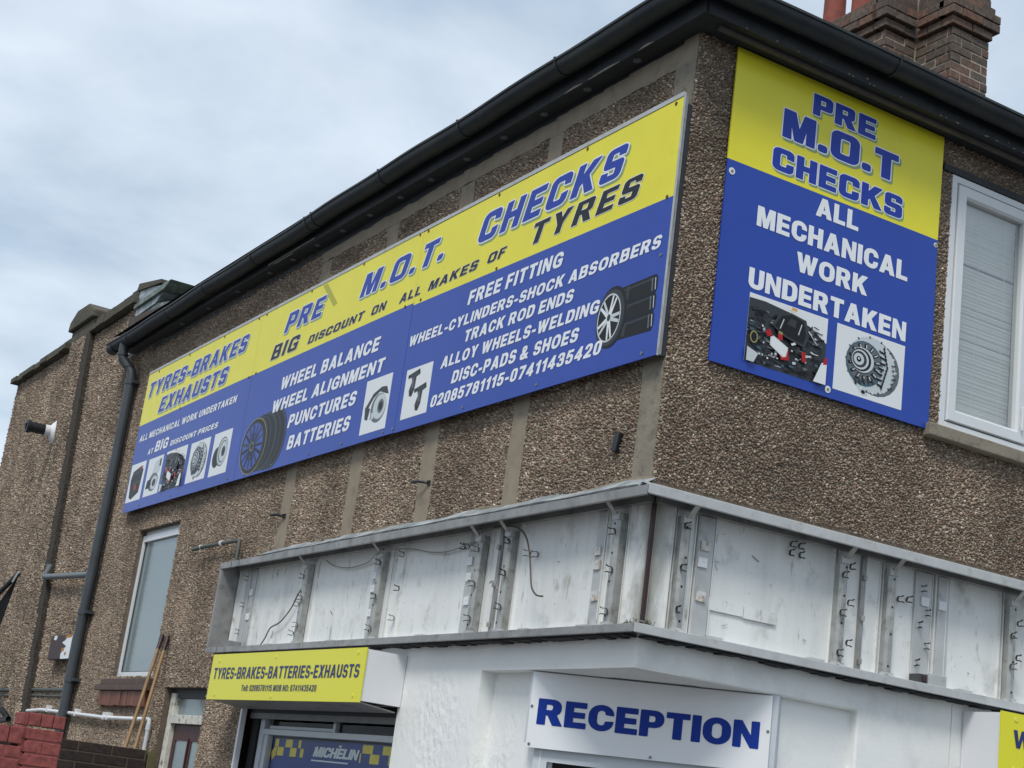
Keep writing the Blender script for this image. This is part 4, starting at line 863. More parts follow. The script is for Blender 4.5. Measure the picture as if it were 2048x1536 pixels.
clR = [(.22, 3.16), (.22, 2.94), (.22, 2.72), (.99, 3.22), (1.05, 3.22), (.99, 3.17), (1.06, 3.17), (1.33, 3.11), (1.38, 3.16), (1.38, 2.96), (1.33, 2.9), (1.39, 2.74), (1.33, 2.68), (1.98, 3.15), (1.81, 3.06), (1.88, 3.07), (2.03, 3.02),
       (1.98, 2.94), (2.03, 2.83), (1.97, 2.72), (2.73, 3.07), (2.68, 2.99), (2.73, 2.87), (2.68, 2.81)]
RAILS = {'L': (-4.42, -3.15, -1.787, -1.435, -.311), 'R': (.243, 1.35, 1.717, 2.706)}
for F, lst, key in ((LF, clL, 'L'), (RF, clR, 'R')):
    me = clip_mesh(F)
    for u, z in lst:
        on = any(abs(u-q) < .045 for q in RAILS[key]); o = bpy.data.objects.new('tube_clip', me); C.objects.link(o); o.parent = T
        o.location = Vector(F.p(u, z, .002 if on else -.058)) - Vector((0, 0, 2.55)); o.rotation_euler = (random.uniform(-.15, .15), random.uniform(-.15, .15), random.uniform(-.35, .35))
for F, lst in ((LF, [(-5.56, 3.06), (-5.56, 2.86), (-3.28, 3.06), (-3.28, 2.97), (-3.28, 2.8), (-1.94, 3.07), (-1.93, 2.97), (-1.92, 2.82), (-.52, 3.03), (-.51, 2.95), (-.5, 2.78)]), (RF, [(.40, 3.09), (.39, 3.0), (.40, 2.82), (2.01, 3.08), (2.15, 3.08)])):
    for u, z in lst:
        mb = MB(); mb.box(F, u-.03, u+.03, z-.026, z+.026, -.044, -.034); mb.disc(F, u+.006, z+.008, .006, -.034, -.031, 8)
        rusty = u in (-.52, -.51, -.5, .40); part('screw_tab', mb, M['rust_tab'] if rusty else M['tab'], T, bevel=.003)
for F, lst in ((LF, (-4.99, -3.82, -2.44, -1.17, -.56)), (RF, (.50, 1.21, 2.35))):
    for u in lst: part('drain_tab', MB().prism(F, [(u-.055, 2.625), (u+.055, 2.625), (u+.04, 2.60), (u-.04, 2.60)], -.06, -.01), M['alu_white'], T, bevel=.003)
part('transformer_box', MB().box(RF, 1.99, 2.13, 2.60, 2.665, -.05, .045), M['alu_white'], T, bevel=.003)
q_ = part('transformer_end', MB().box(RF, 1.93, 1.988, 2.605, 2.655, -.05, .035), M['lining'], T)
part('terminal', MB().box(RF, 1.945, 1.975, 2.615, 2.645, .035, .040), M['rust_box'], q_)
mb = MB()       # gap shadow built in as a ragged, grimy dark strip below the tray
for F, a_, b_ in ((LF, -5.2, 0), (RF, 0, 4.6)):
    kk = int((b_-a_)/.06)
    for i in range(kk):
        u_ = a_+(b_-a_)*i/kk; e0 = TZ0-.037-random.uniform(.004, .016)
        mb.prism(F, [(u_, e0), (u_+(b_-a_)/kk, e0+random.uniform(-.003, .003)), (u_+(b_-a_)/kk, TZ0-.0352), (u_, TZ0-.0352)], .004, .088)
part('grime_shade_line', mb, M['dark'], T)
# smears and scratches on the panels
mb = MB()
for k in range(20):
    F, u_ = (LF, random.uniform(-5.3, -.1)) if k % 2 else (RF, random.uniform(.1, 2.7))
    z_ = random.uniform(2.65, 3.2); a_ = random.uniform(0, 6.28); l_ = random.uniform(.01, .06)
    p0 = (u_, z_); p1 = (u_+l_*math.cos(a_), z_+l_*math.sin(a_)); w_ = random.uniform(.0006, .0018)
    mb.prism(F, [p0, p1, (p1[0]+w_, p1[1]+w_), (p0[0]+w_, p0[1]+w_*2)], TB+.003, TB+.0055)
o_ = part('scratches', mb, M['clip'], T); o_['kind'] = 'stuff'
part('patch_strip', MB().box(RF, .45, .70, 2.765, 2.83, -.056, -.052).box(RF, .705, .93, 2.76, 2.825, -.056, -.050), M['tray'], T)
part('starter_box', MB().box(LF, -5.76, -5.62, 2.60, 2.655, -.05, .05), M['alu_dull'], T, bevel=.003)
# leaves and grime heap in the bottom corner
mb = MB()
for k in range(240):
    x, y = random.uniform(-.06, .055), random.uniform(-.06, .055); z = 2.585+random.uniform(0, .10)*max(0, .3+.7*(x+y)/.11); s_ = random.uniform(.006, .020)
    d1 = Vector((random.uniform(-1, 1), random.uniform(-1, 1), random.uniform(-1, 1))).normalized()*s_; d2 = Vector((random.uniform(-1, 1), random.uniform(-1, 1), random.uniform(-1, 1))).normalized()*s_; p0 = Vector((x, y, z))
    mb.poly([p0, p0+d1, p0+d1+d2, p0+d2])
M['debris'] = mat('grey debris', (0.17, 0.165, 0.14), .9, .85, 60); o = part('debris', mb, M['debris'], T); o['kind'] = 'stuff'
def wire(name, pts, r_, m, label, o=.0):
    # smooth through the points
    P = [Vector(LF.p(u, z, oo)) for u, z, oo in pts]; out_ = []
    for i in range(len(P)-1):
        p0, p1, p2, p3 = P[max(i-1, 0)], P[i], P[i+1], P[min(i+2, len(P)-1)]
        for t in (0, .25, .5, .75): out_.append(.5*((2*p1)+(p2-p0)*t+(2*p0-5*p1+4*p2-p3)*t*t+(3*p1-p0-3*p2+p3)*t**3))
    out_.append(P[-1]); mb = MB(); mb.tube(out_, r_, 6); tag(part(name, mb, m), label, 'wire')
wire('loose_wire', [(-1.66, 3.25, -.02), (-1.5, 3.245, .0), (-1.33, 3.22, .01), (-1.22, 3.16, .01), (-1.14, 3.06, .02), (-1.10, 2.95, .02), (-1.05, 2.85, .03), (-.99, 2.80, .03), (-.9, 2.785, .04)], .0055, M['wire_brown'], 'thick brown wire dangling in the sign tray left of its corner')
wire('loose_wire', [(-4.42, 3.09, -.03), (-4.56, 2.99, -.03), (-4.65, 2.89, -.03), (-4.82, 2.79, -.03), (-5.0, 2.75, -.03), (-5.08, 2.67, -.03), (-5.16, 2.61, -.03)], .0055, M['wire_brown'], 'thin brown wire slanting down across the leftmost wide panel of the tray')
wire('loose_wire', [(-4.12, 3.22, -.03), (-3.96, 3.17, -.03), (-3.67, 3.14, -.03), (-3.4, 3.16, -.03), (-3.14, 3.20, .02), (-2.79, 3.21, -.03), (-2.48, 3.165, -.03), (-2.24, 3.15, -.03), (-2.03, 3.17, -.03), (-1.8, 3.21, -.03)], .0045, M['wire_grey'], 'grey wire sagging in swags along the top of the left tray')
wire('loose_wire', [(-1.62, 2.91, -.02), (-1.58, 2.92, -.01), (-1.52, 2.90, .0), (-1.48, 2.86, .0)], .004, M['wire_grey'], 'short grey wire curling from the seam rail inside the left tray')

# ================================================================== SIGNS
def screw(F, u, v, o, m, parent, r_=.012):
    mb = MB(); mb.disc(F, u, v, r_, o-.002, o+.004, 10); part('screw', mb, m, parent, bevel=0)
# ---- long side sign
S = thing('long_sign', 'long yellow and blue tyre sign of three joined boards on the side wall', 'sign', LF.p(-4.65, 4.04, .04))
OB = .080
def sign_board(a, b, zlo0, zlo1, zt, zm0, zm1):
    mb = MB()
    # blue lower, yellow upper as flush halves of one board
    mb.prism(LF, [(a, zlo0), (b, zlo1), (b, zm1), (a, zm0)], OB-.010, OB, 0); mb.prism(LF, [(a, zm0), (b, zm1), (b, zt), (a, zt)], OB-.010, OB, 1)
    o = part('sign_board', mb, [M['blue'], M['yellow']], S); return o
sign_board(-9.262, -6.124, 4.045, 4.035, 5.535, 4.972, 4.985)
sign_board(-6.119, -3.073, 4.034, 4.030, 5.535, 4.983, 4.985)
sign_board(-3.068, .008, 4.026, 4.022, 5.527, 4.966, 4.932)
part('top_trim', MB().prism(LF, [(-9.262, 5.537), (.008, 5.529), (.008, 5.556), (-9.262, 5.562)], OB-.012, OB+.004), M['alu_white'], S)
part('end_trim', MB().box(LF, .009, .012, 4.02, 5.55, OB-.011, OB+.001), M['alu_white'], S)
part('batten', MB().box(LF, -.02, .006, 4.03, 5.54, .048, OB-.012), M['alu_dull'], S); part('batten', MB().box(LF, -.02, -.004, 4.03, 5.50, .01, .046), M['black_board'], S)
for z in (4.10, 4.98, 5.48): part('batten', MB().box(LF, -9.2, -.03, z-.02, z+.02, .018, OB-.012), M['black_board'], S)
texts = [('TYRES-BRAKES', 'hs', -9.134, -6.374, 5.265, 5.418), ('EXHAUSTS', 'hs', -8.702, -6.767, 5.032, 5.186), ('ALL MECHANICAL WORK UNDERTAKEN', 'w', -9.153, -6.404, 4.785, 4.850),
 ('AT', 'w', -8.775, -8.604, 4.602, 4.657), ('BIG', 'w', -8.563, -8.159, 4.604, 4.711), ('DISCOUNT PRICES', 'w', -8.088, -6.786, 4.605, 4.657),
 ('PRE', 'hs', -5.53, -4.708, 5.248, 5.412), ('BIG', 'k', -5.739, -5.141, 5.043, 5.168), ('DISCOUNT', 'k', -4.957, -3.896, 5.040, 5.106), ('ON', 'k', -3.777, -3.524, 5.038, 5.104),
 ('M.O.T.', 'hs', -4.043, -2.709, 5.235, 5.410), ('ALL', 'k', -3.314, -2.986, 5.032, 5.098), ('MAKES', 'k', -2.867, -2.157, 5.028, 5.094), ('OF', 'k', -2.038, -1.796, 5.030, 5.096),
 ('TYRES', 'k', -1.474, -.309, 5.022, 5.160), ('CHECKS', 'hs', -2.207, -.501, 5.215, 5.408), ('WHEEL BALANCE', 'w', -5.366, -3.53, 4.722, 4.828), ('WHEEL ALIGNMENT', 'w', -5.478, -3.39, 4.539, 4.641),
 ('PUNCTURES', 'w', -5.083, -3.803, 4.352, 4.458), ('BATTERIES', 'w', -5.02, -3.845, 4.162, 4.272), ('FREE FITTING', 'w', -2.234, -1.073, 4.786, 4.880),
 ('WHEEL-CYLINDERS-SHOCK ABSORBERS', 'w', -3.023, -.055, 4.648, 4.722), ('TRACK ROD ENDS', 'w', -2.198, -.899, 4.522, 4.600), ('ALLOY WHEELS-WELDING', 'w', -2.493, -.604, 4.390, 4.468),
 ('DISC-PADS & SHOES', 'w', -2.308, -.791, 4.255, 4.338), ('02085781115-07411435420', 'w', -2.562, -.53, 4.130, 4.210)]
for s, st, a, b, c, d in texts: letter(s, LF, (a, b, c, d), OB+.0004, st, S)
# ---- printed pictures
PM = ['card_white', 'p_black', 'p_dark', 'p_mid', 'p_light', 'p_teal', 'p_red', 'p_gold', 'p_orange', 'blue']
class Pic:
    """flat print on a card; coordinates 0..1 in both directions"""
    def __init__(s, F, box, o, card=True, base=0):
        s.F, s.b, s.o, s.mb, s.k = F, box, o, MB(), 1
        if card: s.mb.box(F, box[0], box[1], box[2], box[3], o-.0004, o+.0006, base)
        s.o += .0007
    def P(s, x, y): return (s.b[0]+x*(s.b[1]-s.b[0]), s.b[2]+y*(s.b[3]-s.b[2]))
    def poly(s, pts, mi): s.mb.flat(s.F, [s.P(*p) for p in pts], s.o+.00006*s.k, mi); s.k += 1
    def ell(s, x, y, rx, ry, mi, seg=22, a0=0, rot=0):
        s.poly([(x+rx*math.cos(t)*math.cos(rot)-ry*math.sin(t)*math.sin(rot), y+rx*math.cos(t)*math.sin(rot)+ry*math.sin(t)*math.cos(rot)) for t in [2*math.pi*i/seg for i in range(seg)]], mi)
    def rect(s, x, y, w_, h_, a, mi):
        c_, n_ = math.cos(a), math.sin(a); s.poly([(x+c_*p-n_*q, y+n_*p+c_*q) for p, q in ((-w_/2, -h_/2), (w_/2, -h_/2), (w_/2, h_/2), (-w_/2, h_/2))], mi)
    def done(s, parent, name='product_picture'): return part(name, s.mb, [M[k] for k in PM], parent)
def pic_alternator(F, box, o, parent):
    p = Pic(F, box, o); R = random.Random(3)
    p.ell(.52, .52, .36, .44, 4); p.ell(.60, .50, .34, .42, 3); p.ell(.55, .52, .33, .41, 4)
    p.poly([(.25, .3), (.42, .2), (.5, .05), (.42, .03), (.35, .12)], 4); p.ell(.43, .09, .03, .03, 1)
    for k in range(26):
        t = 2*math.pi*k/26; p.rect(.52+.36*math.cos(t), .53+.42*math.sin(t), .035, .02, t, 2 if k % 2 else 0)
    p.ell(.42, .52, .27, .34, 5); p.ell(.42, .53, .25, .31, 3)
    for k in range(14):
        t = 2*math.pi*k/14+.2; p.rect(.42+.19*math.cos(t), .53+.245*math.sin(t), .10, .045, t, 1); p.rect(.42+.19*math.cos(t)+.01, .54+.245*math.sin(t), .06, .016, t, 4)
    for k in range(7):
        y = .78-.085*k; p.rect(.66+.02*math.sin(k), y, .085, .035, -.25, 1); p.rect(.66+.02*math.sin(k), y+.015, .06, .010, -.25, 4)
    for k in range(12): p.ell(.75-.012*abs(k-5), .84-.055*k, .014, .03, 1, 8)
    for k in range(6): p.rect(.85-.01*abs(k-2), .62-.07*k, .04, .022, -.2, 2)
    p.ell(.38, .56, .17, .19, 4); p.ell(.36, .56, .15, .175, 1); p.ell(.35, .56, .125, .15, 4); p.ell(.34, .56, .105, .125, 2); p.ell(.33, .56, .075, .09, 4); p.ell(.33, .56, .035, .045, 1); p.ell(.33, .57, .015, .02, 4)
    for k in range(5): p.ell(.3+.06*k, .22+.02*k, .016, .05, 2, 8, rot=.4)
    return p.done(parent)
def pic_engine(F, box, o, parent):
    p = Pic(F, box, o); R = random.Random(5)
    p.poly([(0, 0), (1, 0), (1, .62), (.8, .78), (.5, .90), (.2, .94), (0, .93)], 2)
    for k in range(260):
        x, y = R.uniform(.02, .95), R.uniform(.02, .80); p.rect(x, y, min(R.uniform(.01, .09), 1.9*(min(x, 1-x))), min(R.uniform(.008, .04), y), R.choice([0, 0, .25, -.3]) if .12 < x < .88 and y > .08 else 0, R.choice([1, 1, 1, 2, 3, 2, 1, 4, 5, 1, 0, 2, 1]))
    for k in range(16):
        x, y = R.uniform(.1, .9), R.uniform(.1, .7); p.ell(x, y, R.uniform(.015, .05), R.uniform(.015, .05), R.choice([1, 1, 3]), 10); p.ell(x, y, .012, .014, R.choice([4, 0, 1]), 8)
    p.poly([(.28, .62), (.36, .82), (.50, .88), (.70, .84), (.75, .62), (.70, .44), (.45, .50)], 2); p.poly([(.31, .62), (.39, .80), (.52, .855), (.67, .81), (.71, .62), (.68, .48), (.46, .53)], 1)
    p.poly([(.46, .70), (.50, .80), (.58, .79), (.57, .68)], 2); p.rect(.40, .68, .012, .16, -.25, 4); p.rect(.63, .68, .012, .17, -.2, 4)
    p.poly([(.20, .50), (.26, .55), (.29, .47), (.24, .43)], 6); p.poly([(.36, .52), (.42, .53), (.42, .44), (.36, .43)], 6); p.ell(.39, .54, .03, .022, 7, 10)
    p.poly([(.28, .40), (.50, .36), (.52, .18), (.42, .16), (.40, .22)], 6); p.poly([(.27, .44), (.31, .47), (.50, .36), (.48, .22), (.44, .20), (.27, .32)], 4); p.poly([(.28, .435), (.31, .455), (.49, .355), (.47, .23), (.44, .215), (.28, .325)], 0)
    p.rect(.70, .30, .05, .14, .1, 6); p.rect(.56, .44, .06, .03, .6, 0); p.poly([(.84, 0), (1, .0), (1, .34), (.93, .30)], 0); p.poly([(.0, .0), (.09, 0), (.14, .14), (.0, .20)], 4)
    p.poly([(.95, .28), (1, .3), (1, .40), (.96, .38)], 6); p.rect(.80, .62, .20, .018, -.9, 4); p.rect(.84, .58, .18, .012, -.9, 1)
    p.rect(.54, .945, .07, .04, -.05, 8); p.ell(.07, .36, .05, .09, 7, 14); p.ell(.07, .36, .035, .07, 1, 14)
    return p.done(parent)
def pic_disc(F, box, o, parent, strap=False):
    p = Pic(F, box, o)
    if strap:
        p.poly([(.18, .35), (.10, .50), (.35, .72), (.65, .80), (.85, .78), (.95, .62), (.80, .66), (.60, .72), (.38, .63), (.25, .5)], 2); p.ell(.62, .42, .30, .27, 3); p.ell(.66, .44, .25, .23, 4); p.ell(.70, .44, .12, .13, 3); p.ell(.70, .44, .07, .08, 1)
        p.poly([(.08, .5), (.12, .28), (.24, .24), (.30, .45)], 2); p.rect(.40, .30, .16, .12, 0, 4); p.rect(.36, .30, .02, .12, 0, 1)
    else:
        p.ell(.30, .42, .22, .24, 2); p.ell(.33, .42, .18, .20, 1); p.ell(.60, .52, .30, .34, 3); p.ell(.62, .52, .27, .31, 4); p.ell(.62, .52, .22, .26, 3); p.ell(.64, .52, .19, .23, 4); p.ell(.66, .52, .10, .12, 2); p.ell(.67, .52, .06, .07, 1)
    return p.done(parent)
def pic_battery(F, box, o, parent):
    p = Pic(F, box, o); p.poly([(.18, .12), (.35, .06), (.80, .20), (.88, .78), (.70, .90), (.20, .80), (.10, .6)], 1); p.poly([(.22, .74), (.70, .84), (.84, .76), (.40, .70)], 2); p.rect(.72, .86, .2, .05, .1, 6); p.rect(.50, .48, .5, .06, .1, 2); p.ell(.5, .36, .08, .08, 6, 10)
    return p.done(parent)
def pic_turbo(F, box, o, parent):
    p = Pic(F, box, o); p.poly([(.35, .5), (.50, .88), (.80, .92), (.90, .60), (.62, .45)], 4); p.ell(.55, .34, .32, .24, 3); p.ell(.62, .32, .22, .18, 4); p.ell(.62, .32, .12, .10, 2); p.poly([(.08, .2), (.14, .42), (.40, .44), (.36, .2)], 1); p.rect(.85, .82, .1, .2, 0, 1); p.ell(.35, .30, .08, .07, 1)
    return p.done(parent)
def pic_arm(F, box, o, parent):
    p = Pic(F, box, o)
    for dx_, dy_ in ((0, 0), (.32, -.33)):
        p.poly([(.08+dx_, .88+dy_), (.52+dx_, .95+dy_), (.56+dx_, .84+dy_), (.42+dx_, .80+dy_), (.40+dx_, .55+dy_), (.32+dx_, .42+dy_), (.22+dx_, .44+dy_), (.18+dx_, .56+dy_), (.26+dx_, .72+dy_), (.22+dx_, .82+dy_), (.10+dx_, .80+dy_)], 2)
        p.rect(.30+dx_, .70+dy_, .06, .2, .15, 3); p.ell(.28+dx_, .50+dy_, .05, .03, 1, 10); p.ell(.14+dx_, .85+dy_, .04, .03, 1, 10); p.ell(.50+dx_, .90+dy_, .04, .03, 1, 10)
    return p.done(parent)
pb = lambda a, b, c, d: (a, b, c, d)
o_ = OB+.0005
pic_battery(LF, (-9.23, -8.76, 4.145, 4.547), o_, S); pic_turbo(LF, (-8.67, -8.222, 4.150, 4.540), o_, S); pic_engine(LF, (-8.13, -7.535, 4.148, 4.548), o_, S)
pic_alternator(LF, (-7.43, -6.915, 4.148, 4.538), o_, S); pic_disc(LF, (-6.81, -6.37, 4.14, 4.541), o_, S)
pic_disc(LF, (-3.65, -3.23, 4.087, 4.498), o_, S, True); pic_arm(LF, (-3.0, -2.615, 4.107, 4.468), o_, S)
# stack of tyres with an alloy wheel (right) and the big tyre (left)
p = Pic(LF, (-.62, -.04, 4.16, 4.55), o_, card=False)
for k in range(3):
    y = .18+.27*k
    p.poly([(.38, y-.13), (.95, y-.15), (.98, y-.08), (.98, y+.08), (.95, y+.14), (.38, y+.12)], 1); p.poly([(.40, y+.05), (.93, y+.07), (.93, y+.10), (.40, y+.08)], 2)
    p.rect(.90, y, .02, .2, .05, 3); p.rect(.95, y, .012, .18, .05, 4); p.rect(.50, y, .05, .2, -.1, 2)
p.ell(.26, .44, .26, .47, 1, 30); p.ell(.24, .44, .235, .43, 2, 30); p.ell(.22, .44, .20, .37, 4, 30); p.ell(.22, .44, .185, .345, 1, 30)
for k in range(10):
    t = 2*math.pi*k/10+.2; t2 = t+(.14 if k % 2 else -.14)
    p.poly([(.22+.03*math.cos(t-.6), .44+.055*math.sin(t-.6)), (.22+.182*math.cos(t2-.07), .44+.34*math.sin(t2-.07)), (.22+.182*math.cos(t2+.07), .44+.34*math.sin(t2+.07)), (.22+.03*math.cos(t+.6), .44+.055*math.sin(t+.6))], 0 if k % 3 else 4)
p.ell(.22, .44, .03, .055, 2, 12); p.done(S, 'tyre_picture')
p = Pic(LF, (-6.095, -5.10, 4.06, 4.585), o_, card=False)
for k in range(5):
    x = .74-.10*k; p.ell(x, .47, .26, .50-.01*k, 1 if k % 2 else 2, 34); p.ell(x-.008, .47, .25, .48-.01*k, 2, 34); p.ell(x-.02, .47, .243, .465-.01*k, 1, 34)
p.ell(.30, .45, .285, .47, 7, 36); p.ell(.30, .45, .275, .455, 1, 36); p.ell(.29, .45, .235, .40, 2, 34); p.ell(.28, .45, .225, .385, 9, 34)
for k in range(15):
    t = 2*math.pi*k/15; p.rect(.28+.12*math.cos(t), .45+.205*math.sin(t), .035, .05, t, 2); p.poly([(.28+.03*math.cos(t-.4), .45+.05*math.sin(t-.4)), (.28+.22*math.cos(t-.06), .45+.37*math.sin(t-.06)), (.28+.22*math.cos(t+.06), .45+.37*math.sin(t+.06)), (.28+.03*math.cos(t+.4), .45+.05*math.sin(t+.4))], 2 if k % 2 else 1)
p.ell(.28, .45, .05, .085, 3, 14); p.ell(.28, .45, .03, .05, 1, 12)
p.done(S, 'tyre_picture')
part('printed_streak', MB().prism(LF, [(-4.83, 5.52), (-4.74, 5.52), (-4.47, 5.29), (-4.54, 5.275)], OB, OB+.0003), M['stain'], S)
for u, v in ((-8.93, 5.515), (-8.0, 5.52), (-7.05, 5.52), (-6.2, 5.52), (-6.02, 5.52), (-5.05, 5.52), (-4.06, 5.52), (-3.13, 5.52), (-3.0, 5.515), (-2.0, 5.51), (-.95, 5.51), (-.06, 5.505), (-8.0, 4.975), (-6.2, 4.975), (-6.04, 4.985), (-3.2, 4.985), (-2.96, 4.985), (-1.9, 4.965), (-.05, 4.94)): screw(LF, u, v, OB, M['rust_screw'], S, .011)
for u, v in ((-9.15, 4.07), (-8.75, 4.08), (-7.8, 4.08), (-6.3, 4.07), (-5.9, 4.06), (-5.3, 4.07), (-4.55, 4.07), (-3.95, 4.07), (-3.25, 4.06), (-3.1, 4.06), (-2.1, 4.06), (-1.2, 4.06), (-.13, 4.055), (-.05, 4.6)): screw(LF, u, v, OB, M['screw'], S, .011)
# ---- front sign
S2 = thing('square_sign', 'yellow and blue mechanical work sign on the front wall beside the window', 'sign', RF.p(1.06, 4.075, .02))
mb = MB(); O2 = .032
mb.prism(RF, [(.247, 4.074), (1.882, 4.076), (1.868, 5.262), (.241, 5.256)], O2-.010, O2, 0); mb.prism(RF, [(.241, 5.256), (1.868, 5.262), (1.873, 5.945), (.240, 5.945)], O2-.010, O2, 1)
part('sign_board', mb, [M['blue'], M['yellow']], S2)
part('batten', MB().box(RF, .30, 1.8, 5.85, 5.89, .016, O2-.011).box(RF, .30, 1.8, 4.15, 4.19, .016, O2-.011), M['black_board'], S2)
for s, st, a, b, c, d in [('PRE', 'hb', .821, 1.306, 5.733, 5.862), ('M.O.T', 'hb', .613, 1.502, 5.519, 5.691), ('CHECKS', 'hb', .558, 1.558, 5.303, 5.438), ('ALL', 'wb', .903, 1.226, 5.122, 5.236),
    ('MECHANICAL', 'wb', .484, 1.636, 4.929, 5.046), ('WORK', 'wb', .791, 1.33, 4.749, 4.862), ('UNDERTAKEN', 'wb', .465, 1.652, 4.556, 4.672)]: letter(s, RF, (a, b, c, d), O2+.0004, st, S2)
pic_engine(RF, (.482, 1.056, 4.134, 4.530), O2+.0005, S2); pic_alternator(RF, (1.127, 1.658, 4.136, 4.528), O2+.0005, S2)
for u, v in ((.276, 5.187), (1.852, 5.225), (1.091, 4.12)):
    q = part('washer', MB().disc(RF, u, v, .021 if u < 1.5 else .015, O2, O2+.004, 16), M['card_white'], S2); part('screw', MB().disc(RF, u, v, .008, O2+.004, O2+.008, 10), M['brass'], q)
# ---- yellow box signs over the shop windows
def box_sign(F, a, b, z0, z1, label, o0, cols):
    S3 = thing('box_sign', label, 'sign', F.p((a+b)/2, z0, .15))
    part('sign_board', MB().box(F, a, b, z0, z1, .292, .300), M['yellow_small'], S3)
    part('casing', MB().box(F, a+.015, b-.012, z0+.012, z1-.008, .004, .290), M['box_white'], S3)
    return S3
S3 = box_sign(LF, -5.24, -2.507, 2.148, 2.492, 'yellow box sign listing tyres, brakes, batteries and exhausts, left under the tray', .3, None)
part('under_sheet', MB().prism(Frame((0, 0, 0), (1, 0, 0)), [(-.29, 2.150), (-.02, 2.118), (-.02, 2.126), (-.29, 2.158)], -5.2, -2.55), M['alu_dull'], S3)
letter('TYRES-BRAKES-BATTERIES-EXHAUSTS', LF, (-5.163, -2.569, 2.303, 2.388), .3004, 'n', S3); letter('Tell: 02085781115 MOB NO: 07411435420', LF, (-4.537, -3.192, 2.213, 2.257), .3004, 'ns', S3)
for u, v in ((-5.086, 2.44), (-3.976, 2.455), (-2.626, 2.462), (-5.079, 2.185), (-3.959, 2.175), (-2.617, 2.189)): screw(LF, u, v, .3, M['screw_yellow'], S3, .013)
S4 = box_sign(RF, 2.302, 5.6, 2.165, 2.505, 'yellow box sign with only a navy W showing, cut off at bottom right', .3, None)
letter('WHEELS', RF, (2.405, 3.15, 2.315, 2.412), .3004, 'n', S4)
for u, v in ((2.421, 2.469), (3.6, 2.469), (2.42, 2.2)): screw(RF, u, v, .3, M['screw_yellow'], S4, .013)
# ---- reception board
S5 = thing('reception_sign', 'white RECEPTION board with dark blue letters across the chamfered entrance', 'sign', CF.p(.66, 1.97, 0))
part('sign_board', MB().prism(CF, [(.0, 1.964), (1.331, 1.978), (1.328, 2.378), (-.004, 2.378)], -.008, 0), M['sign_white'], S5, bevel=.001)
letter('RECEPTION', CF, (.05, 1.269, 2.096, 2.232), .0004, 'b', S5)
for u, v in ((.010, 2.188), (.018, 1.983), (.702, 1.986), (1.317, 2.19)): screw(CF, u, v, 0.0, M['screw'], S5, .008)

# ================================================================== pipes and fittings
D = thing('downpipe', 'dark grey drainpipe running down the side wall from the gutter end', 'downpipe', LF.p(-9.88, 0, .09))
gz = GZ-GR+sag(10)
mb = MB(); mb.tube([LF.p(-9.97, gz+.03, CO), LF.p(-9.97, gz-.11, CO), LF.p(-9.965, gz-.15, CO-.01), LF.p(-9.93, gz-.23, .13), LF.p(-9.90, gz-.28, .10), LF.p(-9.885, gz-.34, .09), LF.p(-9.885, gz-.42, .09)], .052, 14); part('swan_neck', mb, M['pipe'], D, smooth=True)
mb = MB(); mb.tube([LF.p(-9.885, gz-.38, .09), LF.p(-9.87, 4.4, .09), LF.p(-9.92, 3.0, .09), LF.p(-9.93, 0, .09)], .056, 16); part('pipe', mb, M['pipe'], D, smooth=True)
for z in (gz-.40, 3.05, 2.35): 
    mb = MB(); mb.tube([LF.p(-9.885 if z > 4 else -9.92, z-.03, .09), LF.p(-9.885 if z > 4 else -9.92, z+.03, .09)], .064, 16); mb.box(LF, -9.99 if z > 4 else -10.02, -9.80, z-.015, z+.015, .0, .10); part('pipe_bracket', mb, M['pipe'], D, smooth=True)
for z in (gz-.1, gz-.22): 
    mb = MB(); c_ = LF.p(-9.97, z, CO) if z > gz-.15 else LF.p(-9.93, z, .13); mb.tube([(c_[0], c_[1], c_[2]-.012), (c_[0], c_[1], c_[2]+.012)], .060, 14); part('pipe_collar', mb, M['pipe'], D, smooth=True)
mb = MB(); mb.tube([LF.p(-11.83, 3.68, .05), LF.p(-11.83, 3.56, .09), LF.p(-11.82, 3.535, .1), LF.p(-10.9, 3.49, .1), LF.p(-9.98, 3.45, .1)], .034, 12); mb.tube([LF.p(-11.85, 3.60, .05), LF.p(-11.85, 3.69, .05)], .05, 12)
tag(part('waste_pipe', mb, M['pipe_grey'], smooth=True), 'light grey waste pipe joining the drainpipe halfway up', 'pipe')
WP = thing('white_pipe', 'white plastic pipe clipped low along the wall, bending down at its right end', 'pipe', LF.p(-9, 1.7, .04))
mb = MB(); mb.tube([LF.p(-12.4, 1.99, .04), LF.p(-11, 2.035, .04), LF.p(-9.82, 2.014, .05), LF.p(-8.7, 1.990, .05), LF.p(-7.65, 1.992, .05), LF.p(-7.29, 1.997, .05), LF.p(-7.262, 1.985, .05), LF.p(-7.258, 1.93, .05), LF.p(-7.27, 1.2, .05)], .018, 10); part('pipe', mb, M['white_plastic'], WP, smooth=True)
for u, z in ((-12.0, 2.0), (-10.7, 2.035), (-9.6, 2.01), (-8.62, 1.99), (-8.5, 1.99)): part('pipe_clip', MB().box(LF, u-.012, u+.012, z-.022, z+.05, .0, .07), M['white_plastic'], WP)
mb = MB(); mb.tube([LF.p(-7.258, 1.96, .05), LF.p(-7.26, 1.90, .05)], .024, 10); part('pipe_socket', mb, M['white_plastic'], WP)
OP = thing('overflow_pipe', 'short grey metal pipe with white clips above the left end of the tray', 'pipe', LF.p(-6.1, 3.28, .06))
mb = MB(); mb.tube([LF.p(-6.79, 3.478, .10), LF.p(-6.6, 3.495, .07), LF.p(-5.76, 3.487, .07), LF.p(-5.745, 3.475, .07), LF.p(-5.74, 3.30, .07)], .017, 10); part('pipe', mb, M['pipe_green'], OP, smooth=True)
